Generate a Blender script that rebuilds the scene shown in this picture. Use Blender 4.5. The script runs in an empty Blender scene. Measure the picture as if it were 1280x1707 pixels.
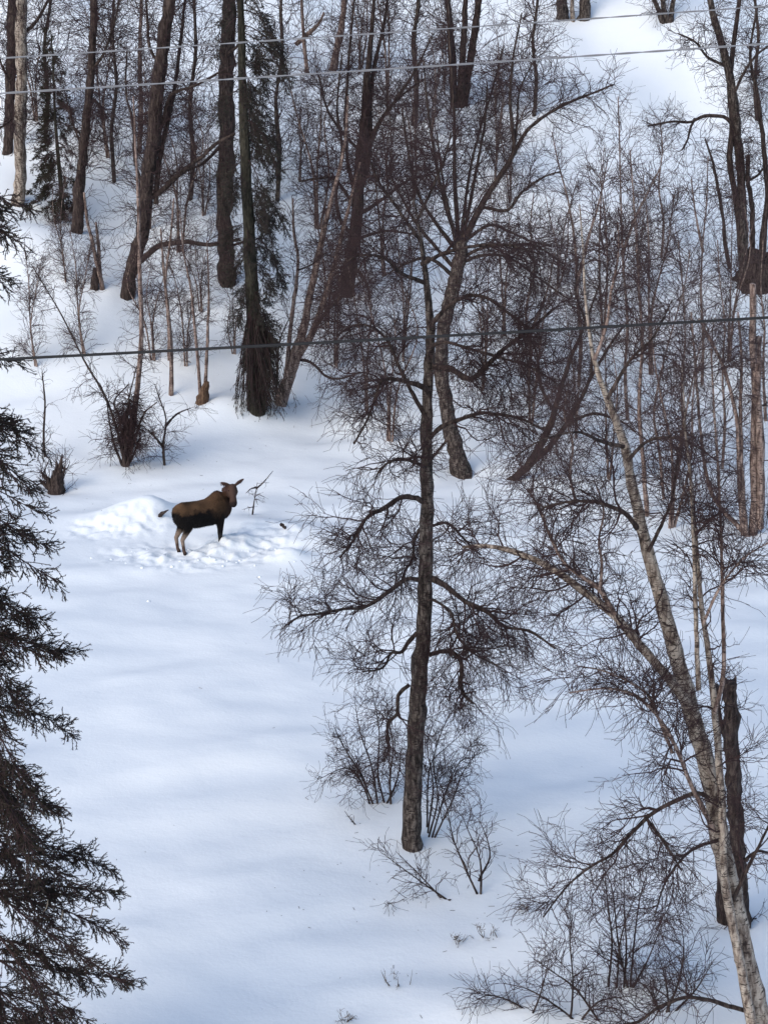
import bpy, math, random
import numpy as np
from mathutils import Vector

S = bpy.context.scene
COL = S.collection

# ------------------------------------------------------------------ camera, sky, sun, exposure
CAM_H, PITCH, HFOV = 18.0, math.radians(20.0), math.radians(25.0)
cam_d = bpy.data.cameras.new('camera')
cam = bpy.data.objects.new('camera', cam_d); COL.objects.link(cam)
cam.location = (0, 0, CAM_H)
cam.rotation_euler = (math.pi / 2 - PITCH, 0, 0)
cam_d.sensor_fit = 'HORIZONTAL'; cam_d.sensor_width = 36
cam_d.lens = 18 / math.tan(HFOV / 2)
cam_d.clip_start = 0.1; cam_d.clip_end = 2000
S.camera = cam

SUN_EL, SUN_AZ = math.radians(36), math.radians(222)      # azimuth clockwise from +Y: behind the camera, to the left
SUN_STRENGTH, SKY_STRENGTH, EXPOSURE = 0.85, 0.15, 0.58
world = bpy.data.worlds.new('World'); S.world = world; world.use_nodes = True
wt = world.node_tree
bg = wt.nodes['Background']
sky = wt.nodes.new('ShaderNodeTexSky'); sky.sky_type = 'NISHITA'; sky.sun_disc = False
sky.sun_elevation = SUN_EL; sky.sun_rotation = SUN_AZ
sky.air_density = 1.0; sky.dust_density = 1.5; sky.ozone_density = 1.5
wt.links.new(sky.outputs[0], bg.inputs[0]); bg.inputs[1].default_value = SKY_STRENGTH
sun_d = bpy.data.lights.new('sun', 'SUN'); sun = bpy.data.objects.new('sun', sun_d); COL.objects.link(sun)
sun_d.energy = SUN_STRENGTH; sun_d.angle = math.radians(50); sun_d.color = (1.0, 0.93, 0.84)
sdir = Vector((math.sin(SUN_AZ) * math.cos(SUN_EL), math.cos(SUN_AZ) * math.cos(SUN_EL), math.sin(SUN_EL)))
sun.rotation_euler = (-sdir).to_track_quat('-Z', 'Y').to_euler()
S.view_settings.view_transform = 'Standard'; S.view_settings.look = 'None'
S.view_settings.gamma = 1; S.view_settings.use_curve_mapping = False
S.view_settings.exposure = EXPOSURE

# ------------------------------------------------------------------ helpers: noise, view geometry, meshes
rng = np.random.default_rng(7)
FPX = 640 / math.tan(HFOV / 2)
CP, SP = math.cos(PITCH), math.sin(PITCH)


def hash2(ix, iy, seed):
    h = (ix.astype(np.int64) * 374761393 + iy.astype(np.int64) * 668265263 + seed * 2147483647) & 0xFFFFFFFF
    h = ((h ^ (h >> 13)) * 1274126177) & 0xFFFFFFFF
    return ((h ^ (h >> 16)) & 0xFFFF) / 65535.0


def vn(x, y, seed=0):
    x = np.asarray(x, float); y = np.asarray(y, float)
    ix, iy = np.floor(x), np.floor(y); fx, fy = x - ix, y - iy
    fx = fx * fx * fx * (fx * (fx * 6 - 15) + 10); fy = fy * fy * fy * (fy * (fy * 6 - 15) + 10)
    a = hash2(ix, iy, seed); b = hash2(ix + 1, iy, seed); c = hash2(ix, iy + 1, seed); d = hash2(ix + 1, iy + 1, seed)
    return (a + (b - a) * fx) * (1 - fy) + (c + (d - c) * fx) * fy - 0.5


def ray(px, py):
    u, v = (px - 640) / FPX, (853.5 - py) / FPX
    return np.array([u, CP + v * SP, -SP + v * CP])


def at(px, py, Y):
    d = ray(px, py); return np.array([0, 0, CAM_H]) + d * (Y / d[1])


FEATURES = []          # (x, y, sx, sy, height): snow mounds (+) and hollows (-)


def height(x, y, fine=True):
    x = np.asarray(x, float); y = np.asarray(y, float)
    e = 58.5 + 5 * vn(x / 7, x * 0 + 3.3, 5) + 0.10 * x
    q = (y - e) / 2.2
    ramp = 0.37 * 2.2 * np.where(q > 20, q, np.log1p(np.exp(np.minimum(q, 20))))
    hill = np.clip((y - 56) / 8, 0, 1)
    z = ramp + (0.42 + 1.2 * hill) * vn(x / 7 + 1.7, y / 9, 1) + (0.10 + 0.45 * hill) * vn(x / 2.8 + 5, y / 3.6, 2)
    z = z + 0.22 * vn((x + 0.35 * y) / 2.6, (y - 0.35 * x) / 1.1, 3) * (1 - 0.5 * hill)
    z = z - 0.02 * np.clip(y - 24, 0, 40) * 0
    for (fx, fy, sx, sy, h) in FEATURES:
        z = z + h * np.exp(-((x - fx) / sx) ** 2 - ((y - fy) / sy) ** 2)
    if fine:
        for (fx, fy, sx, sy, h) in TRAMPLE:
            w = np.exp(-(((x - fx) / sx) ** 2 + ((y - fy) / sy) ** 2) ** 2)
            n1 = vn(x / 0.42, y / 0.42, 11); n2 = vn(x / 0.2, y / 0.24, 12)
            n3 = vn(x / 0.11, y / 0.13, 14); hole = np.clip(0.16 - np.abs(vn(x / 0.6 + 7, y / 0.55, 15) - 0.1), 0, 1)
            z = z + w * h * (0.75 * n1 + 0.5 * np.sign(n2) * np.sqrt(np.abs(n2)) + 0.4 * n3 - 2.4 * hole)
        z = z + 0.035 * vn(x / 0.9, y / 0.6, 13)
    return z


TRAMPLE = []


def G(px, py, fine=False):
    d = ray(px, py); t = np.arange(18, 260, 0.03)
    p = np.array([0, 0, CAM_H])[None] + d[None] * t[:, None]
    below = np.nonzero(p[:, 2] < height(p[:, 0], p[:, 1], fine))[0]
    return p[below[0]] if len(below) else p[-1]


def mesh_obj(name, verts, quads=None, tris=None, mat=None, parent=None, smooth=True):
    me = bpy.data.meshes.new(name)
    v = np.asarray(verts, np.float32); me.vertices.add(len(v)); me.vertices.foreach_set('co', v.ravel())
    nq = 0 if quads is None else len(quads); nt = 0 if tris is None else len(tris)
    idx = np.concatenate([np.asarray(quads, np.int32).ravel() if nq else np.zeros(0, np.int32),
                          np.asarray(tris, np.int32).ravel() if nt else np.zeros(0, np.int32)])
    me.loops.add(len(idx)); me.loops.foreach_set('vertex_index', idx)
    starts = np.concatenate([np.arange(nq) * 4, nq * 4 + np.arange(nt) * 3]).astype(np.int32)
    me.polygons.add(nq + nt); me.polygons.foreach_set('loop_start', starts)
    me.polygons.foreach_set('use_smooth', np.full(nq + nt, smooth, bool))
    me.update(calc_edges=True)
    o = bpy.data.objects.new(name, me); COL.objects.link(o)
    if mat: me.materials.append(mat)
    if parent: o.parent = parent
    return o


def tag(o, label=None, cat=None, group=None, kind=None):
    if label: o['label'] = label
    if cat: o['category'] = cat
    if group: o['group'] = group
    if kind: o['kind'] = kind
    return o


def thing(name, label, cat, loc, group=None):
    o = bpy.data.objects.new(name, None); COL.objects.link(o)
    o.location = loc; o.empty_display_size = 0.3
    return tag(o, label, cat, group)


def copy_tree(root, loc, rz, scale, label):
    c = root.copy(); COL.objects.link(c); c.location = loc; c.rotation_euler = (0, 0, rz); c.scale = scale
    c['label'] = label
    for ch in root.children:
        k = ch.copy(); COL.objects.link(k); k.parent = c
        for g in ch.children:
            m = g.copy(); COL.objects.link(m); m.parent = k
    return c


def norm(a):
    return a / np.maximum(np.linalg.norm(a, axis=-1, keepdims=True), 1e-9)


def tubes(P, R, sides):
    """P (n,k,3) polylines, R (n,k) radii -> verts, quads"""
    n, k, _ = P.shape
    T = np.empty_like(P); T[:, 1:-1] = P[:, 2:] - P[:, :-2]; T[:, 0] = P[:, 1] - P[:, 0]; T[:, -1] = P[:, -1] - P[:, -2]
    T = norm(T)
    mt = norm(P[:, -1] - P[:, 0])
    ref = np.where(np.abs(mt[:, 2:3]) > 0.8, np.array([[1.0, 0.13, 0]]), np.array([[0.1, 0, 1.0]]))
    A = norm(np.cross(T, ref[:, None, :])); B = np.cross(T, A)
    ang = np.arange(sides) * 2 * math.pi / sides
    ring = A[:, :, None, :] * np.cos(ang)[None, None, :, None] + B[:, :, None, :] * np.sin(ang)[None, None, :, None]
    V = P[:, :, None, :] + ring * R[:, :, None, None]
    i = np.arange(n)[:, None, None] * k * sides; j = np.arange(k - 1)[None, :, None] * sides; s = np.arange(sides)[None, None, :]
    s2 = (s + 1) % sides
    Q = np.stack([i + j + s, i + j + s2, i + j + sides + s2, i + j + sides + s], -1).reshape(-1, 4)
    return V.reshape(-1, 3), Q


def join(parts):
    V, Q, off = [], [], 0
    for v, q in parts:
        V.append(v); Q.append(q + off); off += len(v)
    return np.concatenate(V), np.concatenate(Q)


def resample(pts, n):
    """Catmull-Rom through pts (m,d) -> n points evenly spread along the line"""
    p = np.asarray(pts, float); m = len(p)
    if m == 2:
        t = np.linspace(0, 1, n)[:, None]; return p[0] * (1 - t) + p[1] * t
    e = np.vstack([2 * p[0] - p[1], p, 2 * p[-1] - p[-2]])
    out = []
    for i in range(m - 1):
        t = np.linspace(0, 1, 12, endpoint=False)[:, None]
        a, b, c, d = e[i], e[i + 1], e[i + 2], e[i + 3]
        out.append(0.5 * (2 * b + (c - a) * t + (2 * a - 5 * b + 4 * c - d) * t ** 2 + (3 * b - 3 * c + d - a) * t ** 3))
    out = np.vstack(out + [p[-1:]])
    L = np.concatenate([[0], np.cumsum(np.linalg.norm(np.diff(out[:, :3], axis=0), axis=1))])
    s = np.linspace(0, L[-1], n)
    return np.stack([np.interp(s, L, out[:, j]) for j in range(out.shape[1])], -1)


def spawn(P, R, n, t0=0.2, t1=1.0, ang=(0.9, 0.25), length=(0.5, 1.2), k=5, wig=0.25, grav=0.0, r=(0.6, 0.012, 0.005),
          taper=0.5, bias=None, r_=None):
    """n children on random parents (weighted by length)"""
    g = r_ or rng
    Ls = np.linalg.norm(np.diff(P, axis=1), axis=2).sum(1)
    idx = g.choice(len(P), n, p=Ls / Ls.sum())
    t = t0 + (t1 - t0) * g.random(n)
    kk = P.shape[1]; f = t * (kk - 1); i0 = np.minimum(f.astype(int), kk - 2); fr = (f - i0)[:, None]
    A, B = P[idx, i0], P[idx, i0 + 1]
    pos = A * (1 - fr) + B * fr; tan = norm(B - A)
    rp = R[idx, i0] * (1 - fr[:, 0]) + R[idx, i0 + 1] * fr[:, 0]
    rv = norm(g.normal(size=(n, 3)))
    if bias is not None: rv = norm(rv + np.array(bias))
    perp = norm(rv - tan * (rv * tan).sum(1, keepdims=True))
    a = g.normal(ang[0], ang[1], n)[:, None]
    d = tan * np.cos(a) + perp * np.sin(a)
    L = (length[0] + (length[1] - length[0]) * g.random(n)) * (1 - taper * t)
    step = (L / (k - 1))[:, None]
    out = np.empty((n, k, 3)); out[:, 0] = pos
    gv = np.array([0, 0, -1.0])
    for j in range(1, k):
        out[:, j] = out[:, j - 1] + d * step
        d = norm(d + g.normal(size=(n, 3)) * wig + gv * grav)
    r0 = np.clip(rp * r[0], r[2], r[1])
    rad = r0[:, None] + (np.minimum(r[2], r0)[:, None] - r0[:, None]) * np.linspace(0, 1, k)[None]
    return out, rad


# ------------------------------------------------------------------ materials
def new_mat(name):
    m = bpy.data.materials.new(name); m.use_nodes = True
    nt = m.node_tree; b = nt.nodes['Principled BSDF']
    return m, nt, b


def N(nt, typ, **kw):
    n = nt.nodes.new(typ)
    for a, v in kw.items():
        setattr(n, a, v)
    return n


def bark_mat(name, dark, mid, light, light_amt=0.5, scale=(6, 6, 1.6), bump=0.6, lent=False):
    m, nt, b = new_mat(name); L = nt.links
    tc = N(nt, 'ShaderNodeTexCoord'); mp = N(nt, 'ShaderNodeMapping'); L.new(tc.outputs['Object'], mp.inputs[0])
    mp.inputs['Scale'].default_value = scale
    n1 = N(nt, 'ShaderNodeTexNoise'); n1.inputs['Scale'].default_value = 2.2; n1.inputs['Detail'].default_value = 6
    n1.inputs['Roughness'].default_value = 0.65
    L.new(mp.outputs[0], n1.inputs['Vector'])
    r = N(nt, 'ShaderNodeValToRGB'); L.new(n1.outputs['Fac'], r.inputs[0])
    e = r.color_ramp.elements
    e[0].position = 0.34; e[0].color = (*dark, 1); e[1].position = 0.72 - 0.16 * light_amt; e[1].color = (*light, 1)
    q = r.color_ramp.elements.new(0.52 - 0.1 * light_amt); q.color = (*mid, 1)
    col = r.outputs[0]
    if lent:       # dark horizontal lenticels of birch bark
        mp2 = N(nt, 'ShaderNodeMapping'); mp2.inputs['Scale'].default_value = (5, 5, 26)
        L.new(tc.outputs['Object'], mp2.inputs[0])
        n2 = N(nt, 'ShaderNodeTexNoise'); n2.inputs['Scale'].default_value = 1.6; n2.inputs['Detail'].default_value = 3
        L.new(mp2.outputs[0], n2.inputs['Vector'])
        r2 = N(nt, 'ShaderNodeValToRGB'); L.new(n2.outputs['Fac'], r2.inputs[0])
        r2.color_ramp.elements[0].position = 0.56; r2.color_ramp.elements[1].position = 0.64
        mx = N(nt, 'ShaderNodeMix', data_type='RGBA'); L.new(r2.outputs[0], mx.inputs[0])
        L.new(col, mx.inputs[6]); mx.inputs[7].default_value = (*dark, 1); col = mx.outputs[2]
    L.new(col, b.inputs['Base Color'])
    b.inputs['Roughness'].default_value = 0.9; b.inputs['Specular IOR Level'].default_value = 0.2
    bp = N(nt, 'ShaderNodeBump'); bp.inputs['Strength'].default_value = bump; bp.inputs['Distance'].default_value = 0.03
    L.new(n1.outputs['Fac'], bp.inputs['Height']); L.new(bp.outputs[0], b.inputs['Normal'])
    return m


def plain_mat(name, c1, c2, scale=9, rough=0.85):
    m, nt, b = new_mat(name); L = nt.links
    tc = N(nt, 'ShaderNodeTexCoord')
    n1 = N(nt, 'ShaderNodeTexNoise'); n1.inputs['Scale'].default_value = scale; n1.inputs['Detail'].default_value = 3
    L.new(tc.outputs['Object'], n1.inputs['Vector'])
    mx = N(nt, 'ShaderNodeMix', data_type='RGBA'); L.new(n1.outputs['Fac'], mx.inputs[0])
    mx.inputs[6].default_value = (*c1, 1); mx.inputs[7].default_value = (*c2, 1)
    L.new(mx.outputs[2], b.inputs['Base Color']); b.inputs['Roughness'].default_value = rough
    b.inputs['Specular IOR Level'].default_value = 0.2
    return m


M = {}
M['birch'] = bark_mat('pale_birch_bark', (0.035, 0.025, 0.021), (0.17, 0.13, 0.105), (0.42, 0.36, 0.30), 0.78, (5, 5, 1.5), 0.4, True)
M['birch_red'] = bark_mat('reddish_birch_bark', (0.034, 0.022, 0.019), (0.14, 0.095, 0.08), (0.33, 0.25, 0.21), 0.7, (6, 6, 1.5), 0.4, True)
M['grey'] = bark_mat('grey_weathered_bark', (0.012, 0.009, 0.008), (0.045, 0.034, 0.029), (0.17, 0.14, 0.12), 0.45, (7, 7, 2.2), 0.9, True)
M['dark'] = bark_mat('dark_brown_bark', (0.011, 0.0075, 0.007), (0.036, 0.025, 0.022), (0.10, 0.075, 0.064), 0.4, (8, 8, 1.6), 1.0)
M['spruce_bark'] = bark_mat('lichen_spruce_bark', (0.010, 0.009, 0.007), (0.028, 0.025, 0.018), (0.065, 0.058, 0.042), 0.35, (8, 8, 2), 1.0)
M['twig'] = plain_mat('dark_twig', (0.027, 0.015, 0.016), (0.066, 0.040, 0.039))
M['twig_red'] = plain_mat('reddish_twig', (0.042, 0.026, 0.026), (0.095, 0.062, 0.058))
M['needle'] = plain_mat('dark_needles', (0.014, 0.016, 0.010), (0.050, 0.044, 0.026), 4)
M['needle_grey'] = plain_mat('lichened_needles', (0.020, 0.021, 0.016), (0.062, 0.058, 0.045), 2.5)
M['wood'] = bark_mat('broken_wood', (0.02, 0.012, 0.008), (0.08, 0.045, 0.028), (0.2, 0.13, 0.08), 0.5, (10, 10, 1.2), 1.0)
M['weed'] = plain_mat('dry_weed', (0.07, 0.05, 0.035), (0.16, 0.12, 0.085))
M['lichen'] = plain_mat('hanging_lichen', (0.10, 0.085, 0.07), (0.22, 0.18, 0.14))


def snow_mat():
    m, nt, b = new_mat('snow'); L = nt.links
    tc = N(nt, 'ShaderNodeTexCoord')
    n1 = N(nt, 'ShaderNodeTexNoise'); n1.inputs['Scale'].default_value = 0.35; n1.inputs['Detail'].default_value = 4
    L.new(tc.outputs['Object'], n1.inputs['Vector'])
    mx = N(nt, 'ShaderNodeMix', data_type='RGBA'); L.new(n1.outputs['Fac'], mx.inputs[0])
    mx.inputs[6].default_value = (0.825, 0.86, 0.865, 1); mx.inputs[7].default_value = (0.885, 0.905, 0.90, 1)
    L.new(mx.outputs[2], b.inputs['Base Color'])
    b.inputs['Roughness'].default_value = 0.65; b.inputs['Specular IOR Level'].default_value = 0.25
    mp = N(nt, 'ShaderNodeMapping'); mp.inputs['Scale'].default_value = (1.0, 1.6, 1); mp.inputs['Rotation'].default_value = (0, 0, 0.5)
    L.new(tc.outputs['Object'], mp.inputs[0])
    n2 = N(nt, 'ShaderNodeTexNoise'); n2.inputs['Scale'].default_value = 1.6; n2.inputs['Detail'].default_value = 7
    n2.inputs['Roughness'].default_value = 0.55
    L.new(mp.outputs[0], n2.inputs['Vector'])
    n3 = N(nt, 'ShaderNodeTexNoise'); n3.inputs['Scale'].default_value = 14; n3.inputs['Detail'].default_value = 5
    L.new(tc.outputs['Object'], n3.inputs['Vector'])
    b1 = N(nt, 'ShaderNodeBump'); b1.inputs['Strength'].default_value = 0.16; b1.inputs['Distance'].default_value = 0.12
    b2 = N(nt, 'ShaderNodeBump'); b2.inputs['Strength'].default_value = 0.22; b2.inputs['Distance'].default_value = 0.03
    L.new(n2.outputs['Fac'], b1.inputs['Height']); L.new(n3.outputs['Fac'], b2.inputs['Height'])
    L.new(b1.outputs[0], b2.inputs['Normal']); L.new(b2.outputs[0], b.inputs['Normal'])
    return m


M['snow'] = snow_mat()

# ------------------------------------------------------------------ snow ground: one sheet, mounds and trampled snow built in
MOOSE_A = math.radians(34)
MOOSE_S = 0.9
hind = G(309, 923); MX, MY = hind[0], hind[1]
MOOSE_BASE_Z = float(height(MX, MY)) - 0.03
HD = np.array([math.cos(MOOSE_A), math.sin(MOOSE_A)])
front = np.array([MX, MY]) + HD * 1.35


def bump(px, py, sx, sy, h):
    p = G(px, py); return (p[0], p[1], sx, sy, h)


FEATURES += [
    bump(235, 868, 1.05, 0.95, 0.55), bump(262, 862, 0.5, 0.6, 0.15),
    bump(150, 872, 1.3, 0.8, 0.22), bump(480, 930, 0.5, 0.45, 0.28),
    bump(430, 886, 1.3, 0.7, 0.38), bump(500, 900, 1.0, 0.8, 0.22),
    (front[0] + 0.05, front[1] - 0.05, 0.75, 0.55, 0.36),
    (MX + 0.35 * HD[0] - 0.1, MY + 0.35 * HD[1] + 0.7, 0.8, 0.5, -0.22),
    bump(375, 690, 1.6, 1.2, 0.35), bump(60, 420, 2.2, 2.0, 0.9), bump(430, 700, 1.6, 0.9, 0.35),
    bump(550, 1590, 1.6, 0.7, 0.13), bump(1240, 500, 3.2, 1.6, 0.9), bump(700, 1660, 1.4, 0.5, 0.16),
    bump(850, 1700, 1.6, 0.5, 0.14), bump(1080, 1630, 0.9, 0.6, 0.2)]
TRAMPLE += [bump(235, 850, 1.3, 0.9, 0.045), (MX + 0.3, MY + 0.1, 2.6, 1.15, 0.14), bump(180, 880, 1.5, 0.7, 0.11), bump(450, 890, 1.3, 0.9, 0.11)]
WELLS = []


def stretch(lo, hi, fine_lo, fine_hi, step, grow, far):
    mid = list(np.arange(fine_lo, fine_hi, step)); a = []; s, p = step, fine_lo
    while p > lo:
        s = min(s * grow, far); p -= s; a.append(p)
    c = []; s, p = step, mid[-1]
    while p < hi:
        s = min(s * grow, far); p += s; c.append(p)
    return np.array(a[::-1] + mid + c)


def build_ground():
    xs = stretch(-220, 220, -14, 14, 0.14, 1.14, 12)
    xs = np.concatenate([xs[xs < -9.2], np.arange(-9.2, -1.7, 0.065), xs[xs > -1.7]])
    y1 = stretch(-60, 44, 26, 43.5, 0.13, 1.10, 6)
    y1 = y1[y1 < 43.4]
    ys = np.concatenate([y1, stretch(43.5, 320, 43.5, 51, 0.065, 1.035, 8)])
    ys = np.unique(np.round(ys, 4))
    X, Y = np.meshgrid(xs, ys)
    Z = height(X, Y)
    for (wx, wy, s, d) in WELLS:
        Z = Z - 0.45 * d * np.exp(-((X - wx) ** 2 + (Y - wy) ** 2) / s ** 2)
    nx, ny = len(xs), len(ys)
    i = np.arange(ny - 1)[:, None] * nx + np.arange(nx - 1)[None]
    Q = np.stack([i, i + 1, i + nx + 1, i + nx], -1).reshape(-1, 4)
    o = mesh_obj('snow_ground', np.stack([X, Y, Z], -1).reshape(-1, 3), Q, None, M['snow'])
    tag(o, 'deep white snow covering the flat and the wooded slope', None, None, 'structure')
    return o


# ------------------------------------------------------------------ bare trees
class Tree:
    def __init__(self, name, label, cat, px, py, group=None, well=(0.45, 0.18)):
        b = G(px, py)
        self.b = b; self.d = float(np.hypot(b[1], CAM_H - b[2]))
        self.root = thing(name, label, cat, b, group)
        self.P, self.R = [], []
        if well: WELLS.append((b[0], b[1], *well))

    def stem(self, pts, widths, name='limb', mat='dark', sides=8, k=22, depth=0.0, rough=0.10, twist=0.35, ground=False, use=True, d0=0.0, ext=0.7):
        """pts in photo pixels on the tree's own depth (plus a drift in depth), widths in photo pixels"""
        g = rng; Y0 = self.b[1]
        n = len(pts); s = np.linspace(0, 1, n)
        drift = d0 + depth * s + twist * np.sin(s * 3 + g.random() * 6) * s
        p3 = []
        for (q, dy) in zip(pts, drift):
            p3.append(at(q[0], q[1], Y0 + dy))
        p3 = np.array(p3)
        w = np.interp(s, np.linspace(0, 1, len(widths)), widths) * (0.88 if self.b[1] > 50 else 1.0)
        rad = w / 2 * np.linalg.norm(p3 - np.array([0, 0, CAM_H]), axis=1) / FPX
        if ground:
            p3 = np.vstack([p3[0] + (p3[0] - p3[1]) / np.linalg.norm(p3[0] - p3[1]) * ext, p3]); rad = np.concatenate([[rad[0] * 1.1], rad])
        a = resample(np.hstack([p3, rad[:, None]]), k)
        P, R = a[:, :3] - self.b, a[:, 3]
        j = g.normal(size=(k, 3)) * (R[:, None] * 0.07); j[0] = 0; P = P + j
        self._tube(P, R, name, mat, sides, rough)
        if use: self.P.append(P); self.R.append(R)
        return P, R

    def _tube(self, P, R, name, mat, sides, rough):
        V, Q = tubes(P[None], R[None], sides)
        c = np.repeat(P, sides, 0); V = c + (V - c) * (1 + rng.normal(size=(len(V), 1)) * rough)
        V = np.vstack([V, P[-1:] + (P[-1] - P[-2]) * 0.02]); tip = len(V) - 1; base = (len(P) - 1) * sides
        T = np.array([[base + i, base + (i + 1) % sides, tip] for i in range(sides)])
        return mesh_obj(name, V, Q, T, M[mat], self.root)

    def stack(self, k=22):
        P = np.stack([resample(p, k) for p in self.P]); R = np.stack([np.interp(np.linspace(0, 1, k), np.linspace(0, 1, len(r)), r) for r in self.R])
        return P, R

    def crown(self, n1, n2, n3, L1=(0.8, 2.2), L2=(0.5, 1.1), L3=(0.2, 0.5), t0=0.25, wig=0.28, droop=0.12, fine=0.005,
              mat='twig', ang1=(0.9, 0.3), name='crown', sides3=3, up=0.0, k3=4, first=0, r1=0.018, r2=0.008, bias=None):
        far = self.b[1] > 50; fine *= 0.92 if far else 0.8; k2 = 5
        n3 = int(n3 * 0.62); L3 = (L3[0] * 1.25, L3[1] * 1.35)
        if far: n1 = int(n1 * 1.3); r1 *= 0.75; L1 = (L1[0], L1[1] * 1.15); n3 = int(n3 * 0.62); n2 = int(n2 * 0.75); k2 = 4; L3 = (L3[0] * 1.2, L3[1] * 1.25)
        P, R = self.stack()
        P, R = P[first:], R[first:]
        a = spawn(P, R, n1, t0, 1.0, ang1, L1, 8, wig, -up, (0.55, r1, fine * 1.6), 0.45, bias)
        A = spawn(a[0], a[1], int(n2 * 0.8), 0.15, 1, (0.75, 0.3), L2, k2, wig, droop * 0.5, (0.65, r2, fine * 1.2), 0.4)
        A2 = spawn(P, R, max(1, int(n2 * 0.2)), t0, 1.0, (0.9, 0.3), L2, k2, wig, droop * 0.5, (0.4, r2, fine * 1.2), 0.3)
        A = (np.concatenate([A[0], A2[0]]), np.concatenate([A[1], A2[1]]))
        c = spawn(A[0], A[1], n3, 0.1, 1, (0.7, 0.3), L3, k3, wig * 1.1, droop, (0.8, fine * 1.3, fine), 0.3)
        v = join([tubes(a[0], a[1], 4), tubes(A[0], A[1], 3), tubes(c[0], c[1], sides3)])
        return mesh_obj(name, v[0], v[1], None, M[mat], self.root)


def thin_tree(name, label, cat, px, py, stems, widths, mat='birch_red', counts=(14, 130, 900), group=None, **kw):
    """a slender tree: list of pixel stems sharing one foot"""
    t = Tree(name, label, cat, px, py, group, well=(0.3, 0.1))
    for i, s in enumerate(stems):
        t.stem(s, widths, 'trunk' if i == 0 else 'stem', mat, 6, 16, depth=rng.normal() * 0.5, ground=(i == 0))
    t.crown(*counts, **kw)
    return t


# --- the crooked old birch in the middle
t = Tree('old_birch', 'crooked old birch with dark cracked trunk, standing alone in the middle foreground', 'tree', 686, 1412, well=(0.55, 0.08))
t.stem([(686, 1412), (688, 1340), (691, 1250), (697, 1150), (706, 1040), (709, 950), (711, 850), (711, 740), (714, 640), (718, 560), (712, 480), (702, 400), (690, 330)],
       [34, 31, 29, 28, 26, 24, 22, 19, 17, 15, 11, 6, 2], 'trunk', 'grey', 14, 60, depth=0.4, ground=True, rough=0.09)
ob_limbs = [
    ([(706, 968), (678, 965), (650, 985), (610, 1012), (575, 1015), (540, 1022), (500, 1028), (474, 1045)], [10, 3], -0.9),
    ([(708, 836), (672, 828), (640, 848), (612, 862), (590, 900), (566, 930)], [12, 4], -0.8),
    ([(714, 962), (745, 978), (775, 1003), (812, 1020), (840, 1045), (882, 1052), (926, 1082)], [13, 4], -0.6),
    ([(716, 1092), (742, 1086), (763, 1094), (770, 1115), (768, 1140), (775, 1160), (788, 1172)], [9, 9, 9, 5], -0.7),
    ([(695, 1055), (680, 1072), (668, 1088), (652, 1088), (644, 1106), (632, 1116), (604, 1120)], [9, 3], -0.6),
    ([(682, 1142), (664, 1160), (662, 1190), (646, 1208), (648, 1245), (640, 1270)], [9, 4], -0.5),
    ([(716, 730), (735, 712), (770, 698), (805, 688), (840, 692), (870, 698), (905, 716)], [10, 4], -0.6),
    ([(722, 612), (750, 614), (778, 632), (800, 622), (822, 598), (852, 572), (885, 548), (925, 512)], [14, 5], -0.5),
    ([(716, 545), (745, 512), (782, 492), (815, 498), (845, 520), (880, 545)], [10, 4], -0.7),
    ([(712, 650), (690, 640), (640, 632), (625, 665), (612, 700), (590, 740)], [13, 6, 4], -0.6),
    ([(712, 700), (690, 660), (665, 610), (640, 560), (600, 540), (560, 560)], [10, 3], 0.7),
    ([(706, 470), (668, 455), (640, 430), (600, 425), (572, 440)], [9, 3], -0.5),
    ([(702, 440), (745, 420), (790, 410), (845, 408), (905, 425)], [9, 3], -0.6),
    ([(708, 870), (690, 900), (688, 930), (672, 960), (668, 990)], [7, 3], 0.5),
    ([(700, 400), (665, 350), (630, 300), (612, 250)], [8, 3], 0.2),
    ([(694, 370), (722, 310), (742, 260), (752, 220)], [7, 3], 0.3),
    ([(712, 782), (690, 770), (662, 765), (636, 780), (625, 800)], [8, 3], -0.5),
    ([(712, 580), (740, 570), (780, 580), (830, 595), (880, 610), (930, 640)], [8, 3], -0.8),
    ([(704, 1010), (720, 1000), (752, 1022), (762, 1060), (790, 1090), (830, 1110)], [6, 3], -0.8),
    ([(712, 880), (745, 872), (775, 900), (800, 925)], [7, 3], 0.5),
]
for pts, w, dep in ob_limbs:
    t.stem(pts, [q * 0.85 for q in w], 'limb', 'dark', 7, 24, depth=dep * 1.4, rough=0.12)
t.crown(260, 2400, 15000, (0.5, 1.7), (0.35, 1.05), (0.2, 0.62), 0.2, 0.34, 0.16, 0.0045, first=1)
OB = t

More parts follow.
